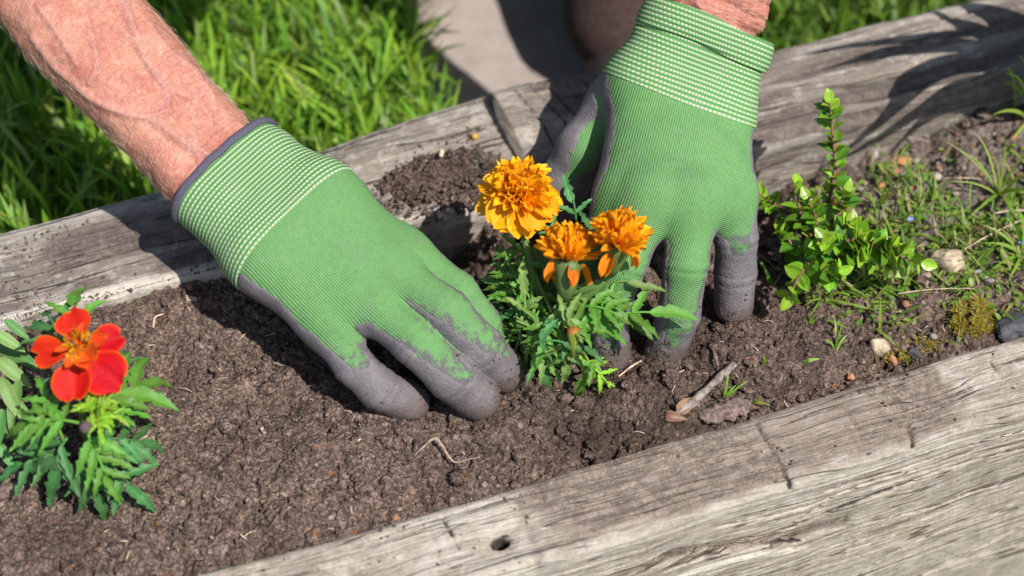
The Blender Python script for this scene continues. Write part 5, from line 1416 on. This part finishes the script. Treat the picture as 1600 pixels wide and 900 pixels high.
# ------------------------------------------------------------------ stones, sticks and scraps
def stone_mesh(seed, mat, sub=3, flat=0.7, angular=False):
    v, f = ico_np(sub); rng = np.random.default_rng(seed)
    d = 1 + 0.30 * (vn3(v * 1.6 + seed * 7, seed) - 0.5) * 2 + 0.10 * (vn3(v * 4 + seed, seed + 1) - 0.5) * 2
    for _ in range(14 if angular else 4):                                     # knock flats off
        n = unit(rng.normal(size=3)); h = rng.uniform(0.5, 0.72) if angular else rng.uniform(0.62, 0.85); k = v @ n; d = np.where(k * d > h, h / np.maximum(k, 1e-3), d)
    v = v * d[:, None] * np.array([1, 0.8, flat])
    return mesh_np('stone', v, f, mat, smooth=not angular)

def build_stones():
    G = 'loose stones among the weeds'
    lst = [(1478, 416, 25, 'tan', 'large pale tan stone in the weeds right of the shrub', 'stone', 0.8), (1372, 545, 17, 'tan', 'dull tan stone bedded in soil near the front timber', 'stone', 0.7),
           (1428, 552, 12, 'slate', 'small dark purple-grey stone beside the dull tan one', 'stone', 0.7), (1586, 512, 40, 'slate', 'black slate piece against the front timber at the right edge', 'slate piece', 0.5),
           (1240, 255, 14, 'tan', 'flat tan stone behind the shrub next to the glove', 'stone', 0.5), (1266, 264, 7, 'white', 'tiny white pebble behind the shrub', 'pebble', 0.8), (1365, 248, 12, 'grey', 'rounded pinkish grey stone in the soil below the timber shadow', 'stone', 0.8),
           (1412, 255, 12, 'orange', 'rusty orange stone chip in the back soil', 'stone', 0.7), (1376, 293, 8, 'orange', 'small orange pebble right of the shrub tip', 'pebble', 0.8), (1395, 565, 8, 'orange', 'little rust-brown chip by the dark purple-grey stone', 'pebble', 0.7),
           (1330, 590, 6, 'orange', 'tiny orange chip at the front timber edge', 'pebble', 0.7), (1545, 445, 10, 'grey', 'small grey stone between the large tan stone and the slate', 'stone', 0.7), (1525, 430, 12, 'grey', 'pale grey stone half sunk in the weeds near the right edge', 'stone', 0.6)]
    for i, (px, py, r, m, lab, cat, fl) in enumerate(lst):
        s = r / 27.5 * 0.01; p = ground_pt(px, py, s * fl * 0.35)
        o = put('slate_piece' if cat == 'slate piece' else cat, stone_mesh(40 + i, M[m], 4 if m == 'slate' else 3, fl, m == 'slate'), None, Matrix.Translation(Vector(p)) @ Matrix.Rotation(i * 1.3, 4, 'Z') @ Matrix.Scale(s * 1.12, 4), lab, cat, G)
    rng = np.random.default_rng(14)                        # gravel
    n = 420; u = rng.uniform(0.14, 0.44, n); v = rng.uniform(-0.137, 0.03, n)
    keep = rng.uniform(size=n) < sst(0.10, 0.24, u + v * 0.6); p = u[keep, None] * BU + v[keep, None] * BV
    r = 0.0009 + 0.0026 * rng.uniform(size=len(p)) ** 2.2; p[:, 2] = soil_big(p[:, 0], p[:, 1]) + r * 0.4
    vv, ff = lumps(p, r, 2, 15, 0.7, 0.14)
    t = NT('gravel'); g = t.geo(); cl = t.n('Attribute', attribute_name='Col').outputs['Color']; nn = t.noise(g, 500, 4)
    mt = t.fin(t.mix(0.4, cl, t.mix(nn, (0.2, 0.16, 0.13), (0.5, 0.42, 0.36)), 'MULTIPLY'), 0.85, t.bump(nn, 0.0006), 0.3)
    pal = np.array([(0.42, 0.34, 0.27), (0.36, 0.33, 0.31), (0.40, 0.20, 0.11), (0.56, 0.48, 0.42), (0.25, 0.2, 0.18)])
    c = np.repeat(pal[rng.integers(0, 5, len(p))], len(vv) // len(p), 0)
    put('gravel', mesh_np('gravel', vv, ff, mt, colors=c), kind='stuff')
    # ochre bead of fertiliser on the back timber
    b = W(742, 213, FAR_Z + 0.0022)
    v, f = ico_np(4); v = v * (1 + 0.05 * (vn3(v * 3, 2) - 0.5))[:, None] * 0.0022
    put('pellet', mesh_np('pellet', v, f, M['bead']), None, Matrix.Translation(Vector(b)), 'round ochre pellet on the back timber above the soil heap', 'pellet')

def rough_tube(pts, rad, n, seed, k=0.25, freq=260, squash=None):
    v, f = tube(pts, rad, n)
    c = np.repeat(np.asarray(pts), n, 0); w = (vn3(v * freq, seed) - 0.5) * 2 + (vn3(v * freq * 3, seed + 1) - 0.5)
    v[:len(c)] = c + (v[:len(c)] - c) * (1 + k * w[:len(c)])[:, None]
    if squash: v[:, 2] = np.where(True, (v[:, 2] - v[:, 2].mean()) * squash + v[:, 2].mean(), 0)
    return v, f

def scrap(name, pts, rad, mat, label, cat, seed, n=10, m=40, k=0.25, freq=260, dz=0.0, group=None):
    P = np.array([ground_pt(px, py, z + dz) for px, py, z in pts]); P = spline(P, m)
    r = np.interp(np.linspace(0, 1, m), np.linspace(0, 1, len(rad)), rad)
    v, f = rough_tube(P, r, n, seed, k, freq)
    return put(name, mesh_np(name, shift(v, P[0]), f, M[mat]), None, Matrix.Translation(Vector(P[0])), label, cat, group)

def build_scraps():
    s = scrap('stick', [(1042, 660, .001), (1075, 640, .003), (1100, 620, .005), (1122, 603, .007), (1146, 584, .009)], [.0010, .0026, .0025, .0018, .0024, .0019], 'twig', 'short grey broken stick lying beside the front timber', 'stick', 3, 12, 60, 0.22)
    P = spline([ground_pt(1092, 652, .002), ground_pt(1130, 652, .004), ground_pt(1172, 636, .003)], 40)
    v, f = rough_tube(P, np.concatenate([np.linspace(.002, .0062, 12), np.linspace(.0062, .0054, 22), np.linspace(.005, .001, 6)]), 20, 8, 0.45, 330)
    v[:, 2] = P[:, 2].mean() + (v[:, 2] - P[:, 2].mean()) * 0.45
    put('bark_piece', mesh_np('bark_piece', shift(v, P[0]), f, M['bark']), None, Matrix.Translation(Vector(P[0])), 'soil-caked brown bark piece between stick and front timber', 'bark')
    # curled dead leaves at the stick's lower end
    for i, (px, py, ang, l) in enumerate(((1058, 648, 0.4, .011), (1040, 656, -0.5, .009))):
        me = smooth_leaf_mesh(30 + i, 0.7, 0.9, (0.33, 0.20, 0.13), 'leaf', 0.9); p = ground_pt(px, py, .003)
        put('dead_leaf', me, None, basis(p, Vector((math.cos(ang), math.sin(ang), 0.6)), Vector((0.2, -0.6, 1)), l), ['curled brown dead leaf against the lower end of the stick', 'smaller curled dead leaf just left of the stick end'][i], 'dead leaf', 'curled dead leaves')
    scrap('root_fibre', [(647, 714, .001), (662, 705, .004), (680, 699, .008), (692, 708, .006), (704, 722, .003), (715, 726, .002), (732, 722, .0025), (750, 716, .001)], [.0003, .0006, .0010, .0008, .0006, .0004, .0003, .0002], 'twigpale', 'pale curled root fibre on the bare soil in the foreground', 'root', 5, 6, 60, 0.2)
    scrap('twig', [(240, 514, .001), (243, 500, .002), (256, 494, .002)], [.0008, .0007, .0004], 'straw', 'tiny hooked straw-coloured twig on soil right of the red flower', 'twig', 6, 6, 20)
    scrap('twig', [(-12, 782, .003), (18, 773, .004), (40, 766, .003)], [.0034, .0036, .0028], 'bark', 'thick brown twig at the left edge under the red marigold', 'twig', 7, 10, 30)
    scrap('twig', [(1112, 548, .002), (1116, 562, .004), (1121, 577, .003)], [.0006, .0011, .0007], 'bark', 'thin upright brown twig in soil above the stick', 'twig', 9, 6, 20)
    scrap('twig', [(1004, 566, .002), (985, 582, .005), (966, 592, .002)], [.0006, .0009, .0005], 'straw', 'thin straw-like twig beside the fingertips of the right-hand glove', 'twig', 10, 6, 20)
    G = 'pale wood chips on the soil'
    rng = np.random.default_rng(4)
    for px, py, s, lab in ((300, 470, .0038, 'pale wood chip near the back timber, left of the glove shadow'), (617, 810, .003, 'orange wood chip close to the front timber'), (566, 690, .0028, 'pale wood chip left of the root fibre'), (690, 240, .0032, 'pale chip on the soil heap on the back timber'), (412, 676, .0025, 'small buff chip in the open soil'), (225, 688, .0028, 'pinkish chip right of the red marigold leaves')):
        v = np.array([(-1, -.4, 0), (1, -.3, 0), (.8, .4, 0), (-.9, .35, 0), (-1, -.35, .25), (.9, -.3, .3), (.75, .35, .25), (-.85, .3, .3)]) * s * np.array([1, 1, .6]); v += rng.normal(0, s * .08, v.shape)
        f = [(0, 3, 2, 1), (4, 5, 6, 7), (0, 1, 5, 4), (1, 2, 6, 5), (2, 3, 7, 6), (3, 0, 4, 7)]
        p = ground_pt(px, py, .0016) if 'heap' not in lab else W(px, py, FAR_Z + .012)
        put('wood_chip', mesh_np('wood_chip', v, f, M['orange' if 'orange' in lab else 'straw'], smooth=False), None, Matrix.Translation(Vector(p)) @ Matrix.Rotation(rng.uniform(0, 6), 4, 'Z') @ Matrix.Rotation(rng.uniform(-.5, .5), 4, 'X'), lab, 'wood chip', G)
    # straw slivers and rootlets too small to count
    n = 240; u = rng.uniform(-0.26, 0.25, n); w = rng.uniform(-0.136, 0.055, n); V, F = [], []
    for i in range(n):
        p = u[i] * BU + w[i] * BV; a = rng.uniform(0, 6.28); l = rng.uniform(.0015, .0075) ; d = np.array([math.cos(a), math.sin(a), rng.uniform(-.1, .25)])
        p[2] = soil_z(p[0], p[1]) + .0012; mid = p + d * l * .5 + np.array([rng.normal(0, l * .12), rng.normal(0, l * .12), l * .1])
        v, f = tube([p, mid, p + d * l], rng.uniform(.00012, .0004) * np.array([1, 1.1, .6]), 4)
        F += [tuple(q + len(V) * 1 for q in ff) for ff in f] if False else [tuple(q + sum(map(len, V)) for q in ff) for ff in f]; V.append(v)
    put('soil_litter', mesh_np('soil_litter', np.concatenate(V), F, M['straw']), kind='stuff')
    # heap of loose soil on the back timber
    n = 1500; c = W(695, 286, FAR_Z); P = []; 
    x, y = np.meshgrid(np.linspace(-1, 1, 100), np.linspace(-1, 1, 80), indexing='ij')
    rr = np.hypot(x, y) + 0.55 * (fbm2(x * 2.2, y * 2.2, 301, 4) - 0.5) * 2
    wx = c[0] + x * 0.040 * BU[0] - y * 0.025 * BV[0] * -1; wy = c[1] + x * 0.040 * BU[1] + y * 0.025 * BV[1]
    h = 0.0085 * np.clip(1 - rr ** 2 * 1.25, 0, 1) ** 0.7
    z = FAR_Z - 0.004 + h + (soil_fine(wx, wy) * 1.5 + 0.0015) * (h > 0.0003)
    i = np.arange(8000).reshape(100, 80); f = np.stack([i[:-1, :-1], i[1:, :-1], i[1:, 1:], i[:-1, 1:]], -1).reshape(-1, 4)
    V = np.stack([wx, wy, z], -1).reshape(-1, 3); keep = (h.ravel()[f].max(1) > 0.0002); us, ff = compact(V, f, keep)
    o = np.array([c[0], c[1], FAR_Z])
    hp = put('soil_heap', mesh_np('soil_heap', shift(V[us], o), ff, M['soil'], dict(wet=np.full(len(us), 0.55), grey=np.zeros(len(us)))), None, Matrix.Translation(Vector(o)), 'small dark heap of spilt soil on the back timber behind the orange marigold', 'soil heap')
    an = rng.uniform(0, 6.28, n); r = 1.05 * rng.uniform(size=n) ** 0.6; px = np.cos(an) * r * .042; py = np.sin(an) * r * .027
    P = o + px[:, None] * BU + py[:, None] * BV; rad = .0004 + .0016 * rng.uniform(size=n) ** 3
    P[:, 2] = FAR_Z + 0.0078 * np.clip(1 - r ** 2 * 1.1, 0, 1) ** .7 + rad * .4
    v, f = lumps(P, rad, 1, 9); put('crumb_layer', mesh_np('crumb_layer', shift(v, o), f, M['soil'], dict(wet=np.full(len(v), 0.5), grey=np.zeros(len(v)))), hp, Matrix.Translation(Vector(o)), kind='stuff')

# ------------------------------------------------------------------ weeds, moss, tufts
def blades_at(n, region, rng, length, width, cols, lean=(0.1, 0.9), clump=None):
    u = rng.uniform(region[0], region[1], n); v = rng.uniform(region[2], region[3], n)
    p = u[:, None] * BU + v[:, None] * BV
    return p

def build_weeds():
    rng = np.random.default_rng(55)
    # low weeds: density follows noise, thick towards the right and under the shrub
    n = 5200; px = rng.uniform(1180, 1680, n); py = rng.uniform(150, 560, n)
    dens = sst(1240, 1420, px - 0.25 * (py - 300)) * sst(555, 430, py + 0.12 * (px - 1400)) * sst(0.36, 0.60, fbm2(px / 60, py / 45, 12, 3)) * sst(175, 330, py + (px - 1500) * 0.25)
    dens = np.maximum(dens * 0.42, 0.7 * np.exp(-(((px - 1345) / 70) ** 2 + ((py - 425) / 36) ** 2)))
    k = rng.uniform(size=n) < dens; px, py = px[k], py[k]
    P = np.array([ground_pt(a, b, -0.001) for a, b in zip(px, py)])
    m = len(P); nb = 2; B = np.repeat(P, nb, 0) + rng.normal(0, .0012, (m * nb, 3)) * np.array([1, 1, 0])
    L = rng.uniform(.006, .026, m * nb); pal = np.array([(0.13, 0.27, 0.03), (0.20, 0.34, 0.05), (0.27, 0.38, 0.06), (0.09, 0.19, 0.03), (0.36, 0.33, 0.14), (0.32, 0.25, 0.12)])
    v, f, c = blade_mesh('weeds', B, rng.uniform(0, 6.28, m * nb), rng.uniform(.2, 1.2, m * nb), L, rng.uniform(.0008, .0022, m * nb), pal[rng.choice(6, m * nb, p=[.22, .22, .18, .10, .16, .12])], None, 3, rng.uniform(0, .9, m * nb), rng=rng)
    put('weeds', mesh_np('weeds', v, f, M['grass'], colors=c), kind='stuff')
    # tiny broad leaves of chickweed-like ground cover
    n2 = 900; sel = rng.integers(0, m, n2); B = P[sel] + rng.normal(0, .004, (n2, 3)) * np.array([1, 1, .0]) + np.array([0, 0, .003])
    v, f, c = blade_mesh('ground_cover', B, rng.uniform(0, 6.28, n2), rng.uniform(.7, 1.5, n2), rng.uniform(.003, .006, n2), rng.uniform(.002, .0035, n2), pal[rng.integers(0, 3, n2)], None, 3, rng=rng)
    put('ground_cover', mesh_np('ground_cover', v, f, M['grass'], colors=c), kind='stuff')
    # moss cushion
    n = 2600; a = rng.uniform(0, 6.28, n); r = np.sqrt(rng.uniform(size=n)); x = 1520 + np.cos(a) * r * 36 + rng.normal(0, 3, n); y = 500 + np.sin(a) * r * 30
    x[:500] = 1425 + rng.normal(0, 26, 500); y[:500] = 548 + rng.normal(0, 8, 500) - (x[:500] - 1425) * .3
    k = (fbm2(x / 14, y / 14, 5, 3) > 0.42); x, y = x[k], y[k]; n = len(x); hump = 0.006 * np.clip(1 - ((x - 1520) / 38) ** 2 - ((y - 500) / 32) ** 2, 0, 1)
    B = np.array([ground_pt(i, j, h - .001) for i, j, h in zip(x, y, hump)]); mp = np.array([(0.42, 0.36, 0.04), (0.34, 0.27, 0.03), (0.26, 0.26, 0.05), (0.38, 0.24, 0.05)])
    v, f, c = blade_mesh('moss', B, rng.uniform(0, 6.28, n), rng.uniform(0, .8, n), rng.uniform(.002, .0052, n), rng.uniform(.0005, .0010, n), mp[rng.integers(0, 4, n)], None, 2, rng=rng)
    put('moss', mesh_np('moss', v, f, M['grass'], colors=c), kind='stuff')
    # single grass tufts one can point at
    def tuft(px, py, blades, label, z=0.0):
        p = ground_pt(px, py); t = empty('grass_tuft', p, label, 'grass tuft', 'grass tufts in the bed')
        for (dx, dy, dz, w, col) in blades:
            tip = W(px + dx, py + dy, p[2] + dz); mid = (p + tip) / 2 + np.array([0, 0, dz * .35 + .002]); P = bez(p + rng.normal(0, .0008, 3) * [1, 1, 0], mid, tip, 7)
            tg = unit(tip - p); sd = unit(np.cross(tg, [0.1, -0.6, .8])); tt = np.linspace(0, 1, 7); ww = w * np.clip(1 - tt ** 2.2, .05, 1) * .5
            V = np.stack([P + sd * ww[:, None] + np.array([0, 0, .25]) * ww[:, None], P, P - sd * ww[:, None] + np.array([0, 0, .25]) * ww[:, None]], 1).reshape(-1, 3)
            F = np.array([(i * 3 + j, i * 3 + j + 1, i * 3 + j + 4, i * 3 + j + 3) for i in range(6) for j in (0, 1)])
            put('blade', mesh_np('blade', shift(V, p), F, M['grass'], colors=np.tile(np.array(col), (len(V), 1))), t, Matrix.Translation(Vector(p)))
    g1, g2, g3, st = (0.17, 0.33, 0.03), (0.25, 0.40, 0.05), (0.30, 0.36, 0.08), (0.48, 0.42, 0.26)
    tuft(1133, 624, [(5, -42, .014, .0016, g1), (18, -22, .008, .0018, g1), (40, -30, .008, .0014, g1), (-3, -10, .008, .001, g2)], 'sprig of thin green blades growing by the upper end of the stick')
    tuft(1178, 632, [(14, -7, .006, .0016, g3), (27, 2, .003, .0016, g3), (6, -3, .006, .0012, g2)], 'short arched yellow-green blades at the edge of the front timber')
    tuft(1192, 572, [(2, -16, .007, .0014, g1), (10, -8, .006, .0012, g2)], 'tiny pair of green blades in bare soil left of the gravel')
    tuft(1250, 570, [(32, -9, .003, .0026, g2), (18, -4, .006, .0014, g2)], 'flat pale green blade lying on soil near the front timber')
    tuft(1305, 545, [(-2, -55, .012, .0015, g3), (12, -40, .012, .0012, g1), (-18, -14, .006, .0014, g1), (20, -22, .006, .0014, g2)], 'thin yellowing tuft standing in gravelly soil left of the dull tan stone')
    tuft(1560, 305, [(-95, -90, .03, .0013, g3), (-60, -70, .03, .0012, g2), (-40, -100, .04, .0014, g3), (10, -80, .04, .0016, g2), (40, -60, .03, .0018, g1), (-80, -20, .02, .0013, g3), (-50, 40, .01, .0022, g2), (30, 40, .01, .003, g2), (60, 0, .02, .003, g1), (-15, -60, .05, .0022, g3), (50, -30, .03, .0024, g3), (-30, 20, .01, .002, g1), (20, 30, .02, .003, g2)], 'large loose grass tuft below the back timber at the right edge')
    tuft(1610, 190, [(-45, -60, .05, .0034, g1), (-20, -105, .06, .0036, g1), (-60, -10, .03, .003, g2), (-30, 30, .01, .003, g3), (-40, -75, .06, .003, g2)], 'dark green tuft in the timber shadow at the right edge')
    tuft(1585, 170, [(-16, -62, .05, .003, g2)], 'single upright blade against the shadowed back timber')
    tuft(1370, 330, [(55, -60, .045, .0014, g2), (70, -45, .04, .0012, g3), (30, -70, .045, .0012, g2), (-20, -30, .02, .0012, g2)], 'slender seeding grass right of the shrub')
    tuft(1600, 400, [(-30, -60, .03, .003, g2), (-10, -70, .04, .003, g2), (-60, -20, .015, .0026, g2), (-50, 20, .01, .0024, g1), (-25, 40, .006, .0024, g2), (10, -80, .04, .003, g1), (-70, -50, .02, .002, g2)], 'bright green tuft at the right edge above the slate piece')
    tuft(1285, 470, [(-30, 10, .012, .0015, g1), (40, -12, .012, .0016, g2), (60, 12, .008, .0016, g2), (90, 18, .006, .0015, g3), (-12, -30, .014, .0014, g1), (-20, 26, .006, .0016, g1), (30, 18, .008, .0014, g1)], 'spreading grass tuft under the front of the shrub')
    tuft(1200, 445, [(-15, -40, .012, .0022, g1), (-5, -25, .01, .0016, g1), (18, 6, .006, .0014, g1)], 'small dark blades between the shrub and the glove')
    # straw-coloured stalks lying about
    for i, (a, b, w, lab) in enumerate((((1488, 410), (1590, 362), .0011, 'long straw stalk slanting over the weeds behind the large tan stone'), ((1470, 290), (1560, 296), .0009, 'pale straw stalk lying level in the weeds at the right'), ((1548, 345), (1612, 342), .0012, 'short bleached straw at the right picture edge'),
                                      ((1400, 470), (1520, 462), .0009, 'straw stalk lying below the large tan stone'), ((1290, 445), (1330, 458), .0011, 'whitish straw lying under the shrub'), ((1400, 228), (1448, 232), .0012, 'brown grass seed head below the back timber'))):
        p = ground_pt(*a, .006); q = ground_pt(*b, .010 if i < 1 else .006); m2 = (p + q) / 2 + np.array([0, 0, .004])
        v, f = tube(bez(p, m2, q, 10), np.linspace(w, w * .6, 10) * .5, 5)
        put('straw_stalk', mesh_np('straw_stalk', shift(v, p), f, M['straw']), None, Matrix.Translation(Vector(p)), lab, 'straw', 'straw stalks among the weeds')
    # two tiny blue speedwell flowers
    blue = NT('blue_petal').fin((0.22, 0.27, 0.75), 0.6)
    for px, py, lab in ((1417, 365, 'tiny blue flower just right of the shrub'), (1588, 400, 'tiny blue flower in the weeds near the right edge')):
        c = ground_pt(px, py, .012); t = empty('blue_flower', c, lab, 'flower', 'tiny blue flowers in the weeds')
        for k in range(4):
            a = k * math.pi / 2 + .4; d = Vector((math.cos(a), math.sin(a) - .2, .35))
            v, f, cc = petal_mesh(k, .9, .1, .0, .0, ((.5, .55, .8),) * 3, n=5, m=5); put('petal', mesh_np('petal', v, f, blue), t, basis(c, d, Vector((0, -.4, 1)), .0019))
        v, f = tube([c - np.array([0, 0, .014]), c], .0004, 5); put('stem', mesh_np('stem', shift(v, c), f, M['leaf'], colors=np.tile(np.array(g1), (len(v), 1))), t, Matrix.Translation(Vector(c)))

def build_shade_plant():
    """strap-leaved plant standing just outside the frame at the right; its shadow crosses the back timber"""
    root0 = bed(0.52, 0.0, 0.0)
    pl = empty('leafy_plant', root0, 'tall strap-leaved plant outside the right edge, shading the back timber', 'plant')
    def lift(px, py, z=0.03, margin=55):
        g = W(px, py, z)
        for h in np.arange(0.05, 0.6, 0.005):
            p = g + SUN_DIR / SUN_DIR[2] * h; x, y = PX(p)
            if x > 1600 + margin or y < -margin: return p
        return p
    leaves = [([(1205, 96), (1300, 76), (1400, 64), (1520, 50), (1640, 40)], .0016, .007), ([(1268, 112), (1330, 96), (1390, 80), (1500, 70), (1640, 60)], .0014, .010),
              ([(1345, 236), (1385, 195), (1412, 150), (1440, 118), (1520, 90), (1640, 90)], .004, .016), ([(1340, 232), (1400, 205), (1450, 170), (1500, 130), (1600, 100)], .0016, .008),
              ([(1468, 210), (1480, 165), (1530, 140), (1640, 125)], .006, .016), ([(1440, 8), (1500, 40), (1570, 60), (1660, 80)], .012, .022), ([(1480, 0), (1540, 20), (1660, 40)], .014, .026), ([(1450, 50), (1520, 75), (1660, 110)], .008, .026),
              ([(1500, 100), (1560, 110), (1680, 140)], .010, .020), ([(1540, 150), (1580, 140), (1680, 120)], .005, .012)]
    for pts, w0, w1 in leaves:
        P = spline([lift(*p) for p in pts] + [bed(0.56, 0.03, 0.16), root0 + np.array([0, 0, 0.0])], 40)
        hgt = P.copy(); 
        for _ in range(6): hgt[1:-1] = (hgt[:-2] + 2 * hgt[1:-1] + hgt[2:]) / 4
        P = hgt; tg = np.gradient(P, axis=0); tg /= np.linalg.norm(tg, axis=1)[:, None]
        sd = np.cross(tg, SUN_DIR); sd /= np.linalg.norm(sd, axis=1)[:, None]
        t = np.linspace(0, 1, 40); w = (w0 * .25 + (w1 - w0 * .25) * sst(0, .45, t)) * (1 - .75 * sst(.6, 1, t)); w[0] *= .3
        V = np.stack([P + sd * w[:, None] * .5 - SUN_DIR * w[:, None] * .12, P, P - sd * w[:, None] * .5 - SUN_DIR * w[:, None] * .12], 1).reshape(-1, 3)
        F = np.array([(i * 3 + j, i * 3 + j + 1, i * 3 + j + 4, i * 3 + j + 3) for i in range(39) for j in (0, 1)])
        put('leaf', mesh_np('leaf', shift(V, root0), F, M['grass'], colors=np.tile(np.array((0.07, 0.17, 0.04)), (len(V), 1))), pl, Matrix.Translation(Vector(root0)))

build_stones(); build_scraps(); build_weeds(); build_shade_plant()
